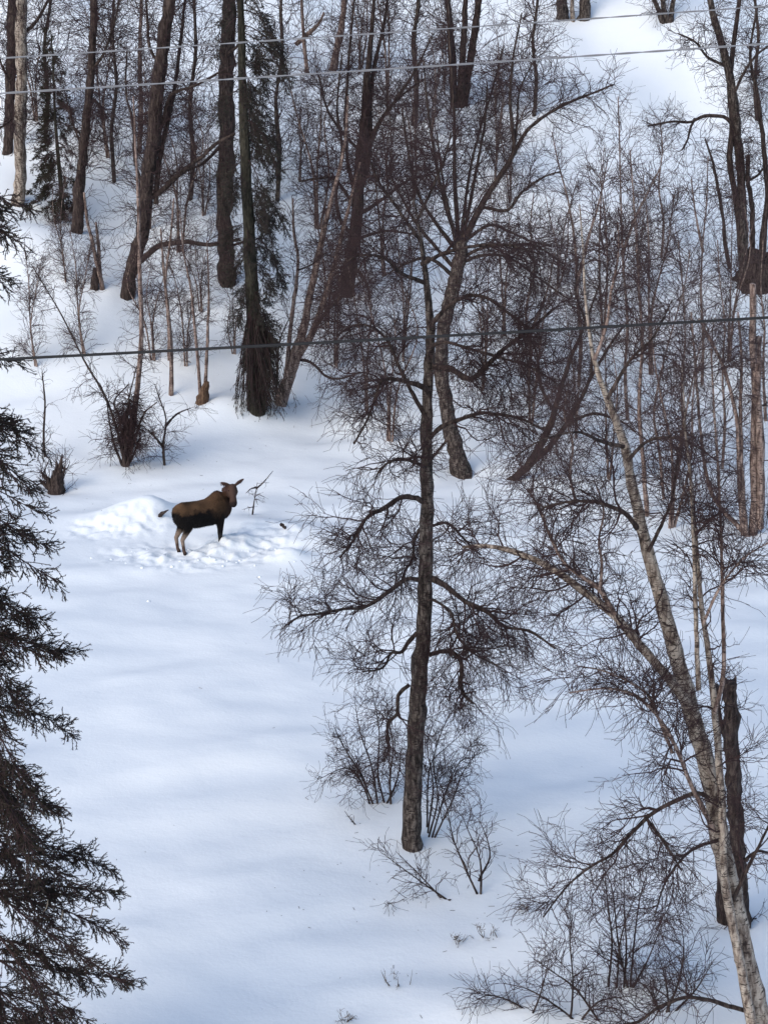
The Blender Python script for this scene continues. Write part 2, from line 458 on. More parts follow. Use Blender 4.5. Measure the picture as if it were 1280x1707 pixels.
# --- the pale birch clump at the lower right
t = Tree('leaning_birch', 'tall grey birch leaning left from the lower right corner, with a long arching limb', 'tree', 1272, 1725, well=None)
t.stem([(1272, 1725), (1256, 1650), (1236, 1570), (1220, 1490), (1200, 1400), (1186, 1310), (1162, 1220), (1140, 1140), (1118, 1060), (1098, 985), (1080, 920), (1066, 865), (1052, 800),
        (1043, 750), (1028, 705), (1010, 660), (994, 612), (985, 575), (976, 500), (972, 420), (966, 340)],
       [33, 32, 31, 30, 28, 26, 24, 21, 18, 15, 12, 9, 6, 4, 2], 'trunk', 'birch', 14, 70, depth=1.0, ground=True, rough=0.06)
lb_limbs = [
    ([(1148, 1178), (1112, 1128), (1072, 1082), (1025, 1026), (985, 996), (940, 962), (895, 935), (850, 918), (810, 911), (770, 912)], [19, 15, 14, 12, 9, 5], 0.8, 'birch'),
    ([(1025, 1026), (1000, 984), (965, 958), (938, 935), (915, 890), (900, 850), (880, 815)], [9, 3], 1.2, 'birch_red'),
    ([(1000, 984), (1003, 940), (998, 900), (1006, 850), (990, 800)], [6, 2], 0.3, 'birch_red'),
    ([(1062, 880), (1042, 856), (1015, 843), (985, 836), (945, 837), (905, 846)], [9, 4], -0.4, 'dark'),
    ([(1180, 1330), (1160, 1322), (1120, 1338), (1085, 1358), (1052, 1390), (1020, 1425), (985, 1445), (945, 1478), (905, 1530)], [8, 6, 2.5], -0.9, 'dark'),
    ([(1190, 1385), (1170, 1345), (1148, 1300), (1128, 1250), (1100, 1200), (1060, 1160), (1010, 1148), (950, 1155)], [9, 3], -0.8, 'birch_red'),
    ([(1075, 1362), (1100, 1395), (1120, 1425), (1136, 1452)], [6, 3], -1.0, 'dark'),
    ([(1258, 1690), (1215, 1678), (1180, 1668), (1140, 1664), (1095, 1682), (1060, 1706), (1000, 1712)], [8, 4], -0.8, 'dark'),
    ([(1120, 1255), (1090, 1180), (1070, 1150), (1010, 1120), (960, 1110)], [6, 2], -0.7, 'birch_red'),
    ([(1080, 920), (1100, 880), (1120, 830), (1130, 760)], [7, 3], 0.8, 'dark'),
    ([(990, 600), (1010, 545), (1018, 490), (1030, 430), (1030, 370)], [7, 2], 0.4, 'birch_red'),
    ([(1012, 665), (1050, 600), (1090, 560), (1120, 500)], [7, 2], -0.5, 'dark'),
    ([(1040, 745), (1000, 735), (960, 720), (900, 735), (860, 760)], [7, 2], -0.8, 'dark'),
    ([(1046, 768), (1080, 735), (1130, 730), (1170, 750)], [7, 2], -0.6, 'dark'),
    ([(1200, 1400), (1150, 1420), (1110, 1470), (1090, 1530)], [6, 2], -0.9, 'dark'),
    ([(1222, 1500), (1250, 1440), (1275, 1390), (1300, 1330)], [7, 3], -0.5, 'dark'),
]
for pts, w, dep, m in lb_limbs:
    t.stem(pts, w, 'limb', m, 8, 26, depth=dep, rough=0.09)
t.crown(170, 1500, 9500, (0.5, 1.6), (0.35, 0.95), (0.18, 0.5), 0.25, 0.28, 0.09, 0.0042, 'twig', first=1)

t = Tree('slim_white_birch', 'slim white birch stem crossing in front of the dark snag at lower right', 'tree', 1262, 1728, well=None)
t.stem([(1258, 1728), (1246, 1670), (1230, 1590), (1214, 1510), (1206, 1440), (1203, 1340), (1196, 1240), (1188, 1150), (1178, 1070), (1168, 1000), (1160, 900), (1152, 800), (1142, 700), (1136, 600)],
       [17, 16, 15, 14, 13, 12, 10, 9, 7, 5, 3, 1.5], 'trunk', 'birch', 10, 50, depth=0.7, d0=-0.3, ground=True, rough=0.05)
t.stem([(1164, 1150), (1160, 1040), (1158, 960), (1155, 880), (1150, 790), (1140, 700)], [9, 4], 'limb', 'birch', 7, 24, depth=0.4)
t.stem([(1190, 1190), (1206, 1120), (1204, 1000), (1202, 900), (1198, 800), (1190, 680), (1185, 580)], [8, 3], 'limb', 'birch_red', 7, 24, depth=0.6)
t.stem([(1172, 1040), (1200, 980), (1240, 930), (1290, 900)], [5, 2], 'limb', 'birch_red', 6, 18, depth=-0.4)
t.crown(56, 400, 2600, (0.5, 1.4), (0.35, 0.9), (0.18, 0.5), 0.35, 0.26, 0.08, 0.0042, 'twig')

t = Tree('dark_snag', 'dead dark trunk with snapped top behind the white birch stem', 'tree', 1238, 1545, well=None)
t.stem([(1238, 1545), (1234, 1480), (1230, 1420), (1225, 1340), (1220, 1240), (1217, 1138)], [24, 24, 24, 24, 24, 22], 'trunk', 'dark', 12, 40, ground=True, rough=0.13)
for pts in ([(1212, 1150), (1209, 1130)], [(1224, 1150), (1226, 1128)]):
    t.stem(pts, [9, 3], 'splinter', 'wood', 5, 4, rough=0.2, use=False, twist=0)
t.stem([(1212, 1240), (1200, 1200), (1195, 1165), (1194, 1142)], [9, 8], 'limb', 'dark', 7, 10, use=False)
t.stem([(1236, 1440), (1262, 1420), (1290, 1425)], [6, 3], 'limb', 'dark', 6, 10)
t.crown(14, 70, 350, (0.3, 0.9), (0.2, 0.6), (0.15, 0.35), 0.1, 0.3, 0.1, 0.004)

t = Tree('stump', 'short dark stump in the snow left of the white birch foot', 'stump', 1207, 1532)
t.stem([(1207, 1532), (1204, 1490), (1203, 1445)], [24, 20, 17], 'trunk', 'dark', 10, 14, ground=True, rough=0.12, twist=0.05)
t.stem([(1200, 1452), (1196, 1432)], [8, 3], 'splinter', 'wood', 5, 4, rough=0.2, twist=0)

# --- trees on the far bank, middle
t = Tree('fan_birch', 'thick leaning birch behind the old birch, its top split into a fan of leaders', 'tree', 768, 786, well=(0.7, 0.25))
t.stem([(768, 786), (758, 745), (746, 690), (738, 640), (735, 595), (740, 545), (752, 490), (764, 440), (768, 400)], [40, 31, 28, 26, 26, 25, 24, 25, 22], 'trunk', 'grey', 12, 40, ground=True, depth=0.3)
fan = [
    ([(766, 410), (760, 350), (757, 270), (757, 190), (752, 110), (748, 30), (746, -40)], [10, 6, 3], 0.4),
    ([(770, 410), (800, 345), (828, 300), (855, 256), (853, 205), (850, 160), (856, 90), (870, 20)], [14, 10, 6, 3], -0.5),
    ([(855, 258), (880, 215), (920, 185), (960, 165), (990, 154), (1022, 140)], [8, 3], -0.5),
    ([(855, 258), (862, 200), (866, 150), (890, 100)], [6, 2], 0.5),
    ([(770, 400), (785, 330), (797, 265), (808, 205), (812, 140)], [8, 3], 0.6),
    ([(768, 400), (775, 340), (784, 280), (800, 215), (820, 150), (838, 80)], [7, 3], 1.1),
    ([(762, 400), (742, 340), (730, 290), (722, 240), (712, 170), (706, 100)], [9, 3], 0.3),
    ([(764, 430), (750, 360), (738, 300), (728, 220)], [7, 3], -0.6),
    ([(775, 400), (815, 375), (848, 385), (880, 400), (920, 410)], [7, 3], -0.9),
    ([(770, 430), (805, 412), (845, 408), (890, 408), (940, 440)], [7, 3], -1.0),
    ([(764, 440), (805, 425), (850, 430), (900, 465), (950, 500)], [7, 3], -0.7),
    ([(805, 345), (845, 350), (870, 320), (905, 295), (935, 285)], [7, 3], -0.6),
    ([(756, 460), (715, 430), (675, 440), (640, 460)], [8, 3], -0.6),
    ([(760, 450), (700, 380), (670, 330), (645, 280)], [8, 3], 0.4),
    ([(762, 420), (700, 330), (680, 250), (670, 180)], [8, 3], 0.9),
    ([(748, 730), (720, 765), (705, 800)], [6, 3], -0.6),
]
for pts, w, dep in fan:
    t.stem(pts, w, 'limb', 'dark', 7, 24, depth=dep, rough=0.1)
t.crown(180, 1500, 9000, (0.8, 2.2), (0.5, 1.1), (0.25, 0.65), 0.2, 0.26, 0.06, 0.0058, 'twig', first=1)

t = Tree('leaning_birch', 'dark double trunk leaning to the right from the snow right of the old birch', 'tree', 858, 796)
t.stem([(858, 796), (885, 770), (905, 735), (920, 700), (930, 665), (950, 600), (975, 540), (1000, 470)], [17, 15, 13, 10, 6, 2], 'trunk', 'dark', 9, 32, ground=True)
t.stem([(880, 778), (915, 745), (945, 705), (968, 665), (985, 630), (1020, 570), (1060, 520)], [12, 11, 9, 7, 5, 2], 'limb', 'dark', 8, 28, depth=-0.5)
t.stem([(940, 712), (985, 690), (1030, 700), (1060, 720)], [7, 3], 'limb', 'dark', 7, 18, depth=-0.9)
t.stem([(925, 690), (900, 640), (895, 590), (870, 540)], [7, 3], 'limb', 'dark', 7, 18, depth=0.6)
t.stem([(985, 630), (985, 560), (960, 490), (965, 420)], [6, 2], 'limb', 'dark', 7, 18, depth=0.6)
t.crown(50, 380, 2300, (0.7, 1.7), (0.4, 0.9), (0.2, 0.5), 0.3, 0.34, 0.06, 0.0050, 'twig')

t = Tree('leafless_tree', 'dark trunk on the bank breaking into many upright stems, left of the fan birch', 'tree', 580, 490)
t.stem([(578, 490), (584, 440), (592, 380), (598, 310), (603, 250), (608, 200), (612, 130), (620, 50), (626, -40)], [28, 24, 23, 22, 20, 14, 8, 5], 'trunk', 'dark', 10, 36, ground=True)
for pts, w, dep in [
    ([(596, 340), (580, 270), (576, 200), (580, 120), (588, 20), (592, -40)], [9, 6, 3], -0.5),
    ([(598, 320), (615, 260), (616, 190), (622, 120), (640, 40), (650, -30)], [14, 9, 4], 0.5),
    ([(610, 260), (632, 205), (660, 165), (690, 120), (720, 60)], [9, 3], -0.4),
    ([(612, 240), (640, 190), (680, 150), (710, 130)], [7, 3], 0.6),
    ([(590, 390), (568, 370), (560, 320), (570, 250), (562, 180), (570, 90)], [9, 3], -0.7),
    ([(600, 250), (570, 220), (545, 180), (530, 120)], [6, 3], 0.5),
    ([(594, 350), (560, 300), (530, 297), (498, 302)], [7, 3], -0.5),
    ([(594, 360), (640, 330), (680, 300), (720, 290)], [8, 3], -0.6),
    ([(590, 400), (640, 385), (690, 390)], [7, 3], -0.8),
    ([(586, 440), (610, 470), (620, 520), (628, 560), (632, 600)], [7, 4], -1.2)]:
    t.stem(pts, w, 'limb', 'dark', 7, 22, depth=dep)
t.crown(140, 1300, 7600, (0.8, 2.2), (0.5, 1.1), (0.25, 0.65), 0.15, 0.26, 0.05, 0.0062, 'twig')

t = Tree('leafless_tree', 'clump of reddish birch stems leaning right from beside the spruce foot', 'tree', 468, 672)
t.stem([(468, 672), (482, 630), (492, 595), (505, 550), (516, 490), (530, 430), (540, 380), (556, 320), (575, 240), (580, 160)], [24, 22, 20, 15, 13, 11, 9, 6, 4], 'trunk', 'birch_red', 9, 34, ground=True)
for pts, w, dep, m in [
    ([(478, 645), (500, 590), (520, 555), (540, 500), (555, 450), (570, 390), (585, 330), (600, 270)], [15, 12, 10, 8, 4], -0.4, 'birch_red'),
    ([(476, 640), (481, 580), (486, 530), (494, 470), (497, 430), (490, 390), (488, 330)], [9, 7, 4], 0.5, 'birch_red'),
    ([(510, 575), (530, 540), (548, 515), (575, 490), (600, 470)], [8, 4], -0.7, 'dark'),
    ([(495, 598), (520, 605), (545, 628), (570, 630), (600, 620)], [7, 3], -0.8, 'dark'),
    ([(497, 450), (520, 440), (545, 420)], [4, 2], -0.3, 'dark'),
    ([(460, 670), (462, 620), (466, 570), (482, 530)], [5, 2], 0.2, 'dark')]:
    t.stem(pts, w, 'stem', m, 7, 22, depth=dep)
t.crown(60, 520, 3200, (0.7, 1.8), (0.4, 1.0), (0.25, 0.55), 0.25, 0.28, 0.05, 0.0060, 'twig')

# --- upper left trunks
t = Tree('straight_tree', 'straight thick dark trunk just left of the tall spruce', 'tree', 378, 467, well=(0.8, 0.3))
t.stem([(378, 467), (376, 420), (374, 330), (378, 220), (377, 140), (380, 60), (384, -60)], [34, 30, 29, 29, 27, 26, 22], 'trunk', 'dark', 12, 40, ground=True)
t.stem([(384, 410), (402, 404), (420, 400)], [6, 3], 'limb', 'dark', 6, 10, depth=-0.6)
t.stem([(370, 240), (340, 270), (310, 285), (285, 300)], [7, 3], 'limb', 'dark', 6, 14, depth=-0.5)
t.stem([(380, 90), (400, 70), (410, 40)], [6, 3], 'limb', 'dark', 6, 10, depth=-0.5)
t.crown(60, 420, 2300, (0.6, 1.8), (0.3, 0.8), (0.2, 0.5), 0.25, 0.3, 0.1, 0.006)

t = Tree('leaning_tree', 'stout brown trunk leaning right on the upper left bank, with a low arching limb', 'tree', 212, 492)
t.stem([(210, 492), (222, 440), (238, 380), (243, 310), (254, 240), (262, 150), (272, 80), (284, 0), (292, -70)], [26, 24, 25, 25, 25, 24, 22, 20], 'trunk', 'dark', 11, 40, ground=True)
for pts, w, dep in [
    ([(222, 450), (245, 425), (270, 408), (310, 403), (350, 408), (400, 398)], [12, 9, 6], -0.7),
    ([(250, 330), (272, 315), (300, 288), (335, 262), (362, 238), (392, 222)], [11, 8, 5], -0.6),
    ([(258, 240), (275, 190), (283, 160), (300, 150), (330, 140), (368, 118)], [10, 6, 4], -0.5),
    ([(260, 340), (264, 280), (280, 200), (292, 140), (302, 60), (310, -20)], [10, 8, 4], 0.7),
    ([(270, 110), (250, 80), (245, 20), (240, -40)], [7, 3], 0.3),
    ([(244, 320), (225, 270), (222, 210), (210, 150), (212, 80)], [6, 3], 0.8)]:
    t.stem(pts, w, 'limb', 'dark', 8, 22, depth=dep)
t.crown(110, 900, 4800, (0.8, 2.4), (0.5, 1.1), (0.25, 0.65), 0.2, 0.30, 0.06, 0.0066)

t = Tree('birch', 'pale stout birch trunk at the upper left edge', 'tree', 32, 338)
t.stem([(30, 338), (34, 290), (33, 220), (36, 140), (35, 60), (38, -60)], [25, 21, 22, 21, 20, 18], 'trunk', 'birch', 11, 36, ground=True)
t.stem([(42, 52), (60, 35), (80, 0), (95, -40)], [7, 4], 'limb', 'dark', 6, 14, depth=-0.5)
t.stem([(30, 180), (12, 205), (-10, 215)], [5, 3], 'limb', 'dark', 6, 10, depth=-0.5)
t.crown(60, 420, 2400, (0.7, 2.2), (0.4, 1.0), (0.25, 0.6), 0.3, 0.28, 0.06, 0.0068)
t = Tree('leafless_tree', 'narrow dark trunk behind the pale birch at the upper left edge', 'tree', 12, 252)
t.stem([(12, 252), (16, 200), (18, 120), (20, 40), (22, -60)], [19, 18, 18, 17], 'trunk', 'dark', 9, 28, ground=True)
t.stem([(18, 140), (0, 100), (-12, 60)], [6, 3], 'limb', 'dark', 6, 10)
t.crown(30, 200, 1100, (0.8, 2.0), (0.5, 1.1), (0.3, 0.7), 0.3, 0.28, 0.05, 0.0075)
t = Tree('leafless_tree', 'slender brown trunk rising out of the small spruce', 'tree', 130, 386)
t.stem([(128, 386), (132, 320), (138, 260), (146, 180), (153, 100), (156, 30), (158, -60)], [24, 20, 16, 14, 14, 12], 'trunk', 'dark', 10, 34, ground=True)
t.stem([(150, 120), (172, 90), (190, 40), (200, -10)], [6, 3], 'limb', 'dark', 6, 14, depth=-0.4)
t.stem([(148, 160), (166, 175), (172, 195)], [6, 4], 'limb', 'dark', 6, 10, depth=-0.4)
t.stem([(138, 250), (120, 200), (105, 140)], [5, 2], 'limb', 'dark', 6, 12, depth=0.4)
t.crown(90, 750, 4200, (0.8, 2.3), (0.5, 1.1), (0.25, 0.65), 0.25, 0.3, 0.05, 0.007)

# --- slender trees and saplings on the left bank
thin_tree('slender_birch', 'slender pale birch rising from a dark tangle of dead branches on the left bank', 'tree', 212, 772,
          [[(210, 772), (222, 700), (230, 640), (236, 560), (234, 480), (232, 400), (230, 320), (226, 240), (222, 160)]], [17, 14, 10, 9, 8, 7, 5, 3], 'birch_red', (26, 190, 1000), t0=0.3, L1=(0.4, 1.1), L2=(0.3, 0.7), fine=0.005)
t = Tree('dead_brush', 'dark tangle of drooping dead branches round the slender birch foot', 'brush', 205, 778, well=None)
for pts in ([(208, 778), (196, 720), (175, 660), (140, 600), (100, 520), (52, 440)], [(206, 776), (200, 700), (190, 670), (214, 640)], [(210, 780), (226, 730), (240, 690), (262, 670)],
            [(204, 776), (190, 740), (182, 700), (178, 665)], [(212, 780), (228, 745), (236, 720)], [(206, 776), (212, 720), (214, 670), (228, 610)]):
    t.stem(pts, [6, 4, 2], 'branch', 'dark', 6, 20, depth=rng.normal() * 0.3)
t.crown(60, 420, 2200, (0.4, 1.0), (0.3, 0.7), (0.15, 0.45), 0.1, 0.25, 0.14, 0.0050, up=-0.12)
t.stem([(208, 778), (206, 745), (209, 705), (217, 665)], [9, 10, 7, 3], 'stub', 'dark', 8, 14, rough=0.3)
t.crown(110, 600, 1300, (0.5, 1.0), (0.3, 0.7), (0.15, 0.45), 0.2, 0.16, 0.2, 0.0055, up=-0.3, name='hanging_twigs', first=6)

t = Tree('stump', 'broken dark stump with a jagged top among twigs on the left bank', 'stump', 96, 818)
t.stem([(94, 820), (95, 800), (97, 785)], [30, 24, 21], 'trunk', 'dark', 12, 12, ground=True, rough=0.1, twist=0)
for pts, w in (([(99, 790), (101, 775), (104, 757)], [12, 9, 2]), ([(93, 790), (95, 778), (94, 768)], [10, 7, 2]), ([(86, 812), (78, 798), (68, 786)], [13, 10, 3]), ([(84, 816), (72, 806), (66, 800)], [10, 7, 2]), ([(104, 792), (107, 784), (108, 776)], [8, 5, 2])):
    t.stem(pts, w, 'splinter', 'dark', 7, 8, rough=0.14, twist=0.05)
t.crown(30, 120, 300, (0.5, 1.3), (0.3, 0.7), (0.15, 0.4), 0.05, 0.15, 0.0, 0.0042, up=0.08)
t = Tree('stump', 'small brown stump at the foot of the thin stems left of the spruce', 'stump', 338, 668)
t.stem([(338, 668), (341, 652), (345, 636)], [24, 18, 8], 'trunk', 'wood', 10, 10, ground=True, rough=0.15, twist=0)
t = Tree('stump', 'small dark stump on the upper left bank', 'stump', 160, 478)
t.stem([(158, 476), (158, 462), (157, 446)], [16, 13, 6], 'trunk', 'dark', 9, 8, ground=True, rough=0.15, twist=0)

thin_tree('sapling', 'thin brown sapling with pale bark standing beside the small brown stump', 'sapling', 332, 664,
          [[(334, 664), (330, 600), (324, 540), (318, 480), (306, 420), (300, 350)], [(342, 650), (346, 560), (348, 480), (345, 400)]], [8, 6, 4, 2], 'birch_red', (16, 120, 600), L1=(0.4, 1.0), L2=(0.3, 0.6), fine=0.005)
thin_tree('sapling', 'reddish twin-stemmed sapling between the slender birch and the small brown stump', 'sapling', 285, 656,
          [[(285, 656), (286, 600), (283, 540), (276, 470), (284, 400), (290, 330)], [(284, 600), (280, 520), (272, 440), (268, 380)]], [10, 7, 5, 3], 'birch_red', (18, 130, 700), L1=(0.4, 1.0), L2=(0.3, 0.6), fine=0.005)
thin_tree('sapling', 'low crooked sapling on the bank just above the moose mound', 'sapling', 274, 774,
          [[(274, 774), (272, 740), (277, 700), (266, 665), (258, 640)], [(276, 710), (295, 690), (318, 680)], [(272, 745), (255, 725), (240, 712)]], [6, 3.5, 1.5], 'dark', (16, 130, 600), L1=(0.4, 0.9), L2=(0.25, 0.6), fine=0.0045)
thin_tree('sapling', 'forked reddish sapling on the upper left bank by the small dark stump', 'sapling', 170, 478,
          [[(170, 478), (162, 440), (155, 405), (146, 370), (140, 320)], [(166, 462), (164, 410), (160, 370)]], [10, 7, 4], 'birch_red', (12, 90, 450), L1=(0.4, 1.0), L2=(0.3, 0.6), fine=0.0055)
thin_tree('sapling', 'spindly sapling at the left edge above the dark stump', 'sapling', 74, 760,
          [[(74, 760), (73, 720), (75, 670), (70, 620)]], [5, 4, 2], 'dark', (8, 50, 200), L1=(0.3, 0.7), L2=(0.2, 0.5), fine=0.004)
thin_tree('sapling', 'tiny bare sapling poking from the snow beside the moose head', 'sapling', 421, 856,
          [[(421, 856), (424, 835), (429, 804)], [(427, 815), (440, 803), (455, 785)], [(427, 812), (418, 815), (410, 822)]], [3.2, 2, 0.8], 'dark', (8, 18, 40), L1=(0.3, 0.6), L2=(0.15, 0.35), L3=(0.1, 0.25), fine=0.004)

# --- upper right and right edge
t = Tree('dark_tree_clump', 'clump of dark stems with a black root mass in a snow hollow at upper right', 'tree', 1255, 462, well=(1.0, 0.5))
t.stem([(1240, 455), (1238, 400), (1237, 340), (1234, 280), (1228, 220), (1220, 150), (1208, 90), (1190, 30), (1176, -40)], [20, 18, 16, 17, 15, 13, 9], 'trunk', 'grey', 10, 36, ground=True)
for pts, w, dep, m in [
    ([(1236, 430), (1228, 340), (1216, 270), (1221, 210), (1216, 150), (1222, 80), (1232, 0), (1236, -40)], [12, 11, 11, 9, 6], 0.4, 'dark'),
    ([(1254, 440), (1254, 360), (1250, 320), (1246, 300), (1247, 258)], [10, 9, 8], -0.3, 'dark'),
    ([(1270, 450), (1272, 390), (1280, 330), (1276, 270), (1268, 200), (1262, 150), (1250, 90), (1262, 10)], [14, 12, 9, 6, 4], 0.3, 'dark'),
    ([(1216, 448), (1208, 400), (1206, 370), (1196, 310), (1188, 270), (1175, 230)], [8, 7, 6, 3], 0.2, 'dark'),
    ([(1226, 215), (1210, 196), (1190, 192), (1170, 194), (1150, 203), (1120, 202), (1080, 209)], [7, 6, 3], -0.6, 'dark'),
    ([(1158, 197), (1150, 215), (1146, 232), (1136, 250)], [5, 3], -0.8, 'dark'),
    ([(1222, 160), (1240, 120), (1262, 90), (1290, 70)], [6, 3], -0.5, 'dark'),
    ([(1212, 110), (1180, 95), (1160, 70), (1130, 55)], [6, 3], -0.6, 'dark'),
    ([(1248, 300), (1262, 292), (1272, 280)], [5, 4], -0.4, 'dark')]:
    t.stem(pts, w, 'stem', m, 8, 22, depth=dep)
t.crown(110, 800, 4800, (0.6, 1.7), (0.4, 1.0), (0.25, 0.6), 0.3, 0.3, 0.08, 0.0065, 'twig')
# black root mass
g = np.random.default_rng(5); nb, na = 9, 18
V = []
for i in range(nb):
    for j in range(na):
        a = 2 * math.pi * j / na; f = i / (nb - 1)
        r = (1.35 - 0.75 * f ** 0.6) * (1 + 0.16 * math.sin(3 * a + 1) + g.normal() * 0.05)
        V.append((0.5 + 1.35 * r * math.cos(a), r * 0.6 * math.sin(a), -0.5 + 1.75 * f * (0.75 + 0.25 * math.sin(2 * a + i)) + g.normal() * 0.03))
V.append((0.5, 0, 1.0))
Q = [[i * na + j, i * na + (j + 1) % na, (i + 1) * na + (j + 1) % na, (i + 1) * na + j] for i in range(nb - 1) for j in range(na)]
T3 = [[(nb - 1) * na + j, (nb - 1) * na + (j + 1) % na, nb * na] for j in range(na)]
mesh_obj('root_mass', V, Q, T3, M['dark'], t.root)

thin_tree('dead_pole', 'dead reddish pole with broken tip at the right edge, below the dark clump', 'tree', 1252, 886,
          [[(1254, 886), (1257, 800), (1258, 700), (1256, 600), (1255, 530), (1255, 474)], [(1266, 880), (1268, 760), (1262, 640), (1264, 560)]], [15, 13, 12, 11], 'birch_red', (14, 100, 600), L1=(0.5, 1.2), L2=(0.3, 0.8), fine=0.005, t0=0.1)
t = Tree('young_birch', 'reddish young birch forking at its foot beside the dead pole', 'tree', 1240, 888)
for i, pts in enumerate([[(1240, 888), (1226, 872), (1205, 852), (1185, 820), (1172, 760), (1165, 690), (1158, 600), (1152, 520)], [(1238, 884), (1232, 800), (1228, 700), (1205, 610), (1180, 560), (1165, 530)],
                         [(1242, 880), (1236, 780), (1234, 690), (1236, 600), (1230, 520)]]):
    t.stem(pts, [9, 7, 5, 3], 'trunk' if i == 0 else 'stem', 'birch_red', 7, 22, depth=rng.normal() * 0.5, ground=True)
t.crown(32, 170, 1000, (0.5, 1.4), (0.35, 0.8), (0.2, 0.45), 0.2, 0.25, 0.03, 0.0044, 'twig_red', up=0.05)

RT = [  # young birches of the thicket right of the old birch: foot, stem pixels
    ('upright young birch with a straight dark stem right of the leaning grey birch top', 1078, 858, [[(1078, 858), (1074, 800), (1070, 740), (1065, 680), (1068, 620), (1071, 570), (1066, 500), (1062, 420), (1056, 330), (1050, 250)]], 9),
    ('tall thin birch with a wispy top reaching the open snow patch', 1046, 700, [[(1046, 700), (1042, 620), (1046, 540), (1040, 460), (1036, 380), (1034, 300), (1032, 220), (1030, 160)], [(1038, 420), (1060, 360), (1080, 320), (1100, 280)]], 7),
    ('thin pale birch with steep side stems between the fan birch and the wispy birch', 965, 640, [[(965, 640), (968, 560), (962, 480), (958, 400), (946, 330), (930, 270), (920, 220)], [(962, 470), (980, 400), (1000, 330), (1012, 270)]], 8),
    ('spindly reddish birch in the right thicket, left of the dead pole', 1204, 780, [[(1204, 780), (1208, 700), (1204, 620), (1208, 540), (1200, 470), (1196, 400)]], 6),
    ('spindly reddish birch in the middle of the right thicket', 1130, 790, [[(1130, 790), (1138, 720), (1136, 650), (1142, 560), (1138, 480), (1130, 400)]], 6),
    ('leaning reddish birch crossing its neighbours in the right thicket', 1106, 830, [[(1106, 830), (1100, 760), (1090, 690), (1102, 620), (1120, 550), (1140, 480), (1150, 420)]], 6),
    ('thin birch with bare lower stem under the dark clump', 1170, 640, [[(1170, 640), (1172, 560), (1168, 480), (1172, 400), (1178, 330), (1180, 260)], [(1172, 420), (1160, 360), (1152, 300)]], 6),
    ('thin birch at the right border above the dead pole', 1276, 700, [[(1276, 700), (1272, 620), (1274, 540), (1268, 480), (1272, 400)]], 6),
    ('small crooked birch below the leaning double trunk', 960, 838, [[(960, 838), (950, 790), (955, 740), (940, 690), (948, 640)]], 6),
    ('bushy young birch on the snow behind the leaning double trunk', 880, 640, [[(880, 640), (884, 580), (876, 520), (890, 450), (884, 380), (890, 320)], [(882, 560), (910, 490), (925, 420)]], 7),
    ('thin birch just right of the open snow patch, below the top wire', 1102, 430, [[(1102, 430), (1106, 370), (1098, 310), (1104, 250), (1100, 200)]], 5),
]
for lab, fx, fy, st, w in RT:
    t = Tree('young_birch', lab, 'tree', fx, fy, 'young birches of the right thicket', well=(0.3, 0.1))
    for i, s in enumerate(st):
        t.stem(s, [w, w * 0.75, w * 0.45, 2], 'trunk' if i == 0 else 'stem', 'birch_red', 6, 22, depth=rng.normal() * 0.4, ground=(i == 0))
    t.crown(30, 190, 1150, (0.6, 1.7), (0.4, 0.9), (0.2, 0.5), 0.2, 0.24, 0.03, 0.0045, 'twig_red', ang1=(0.75, 0.25), up=0.06)

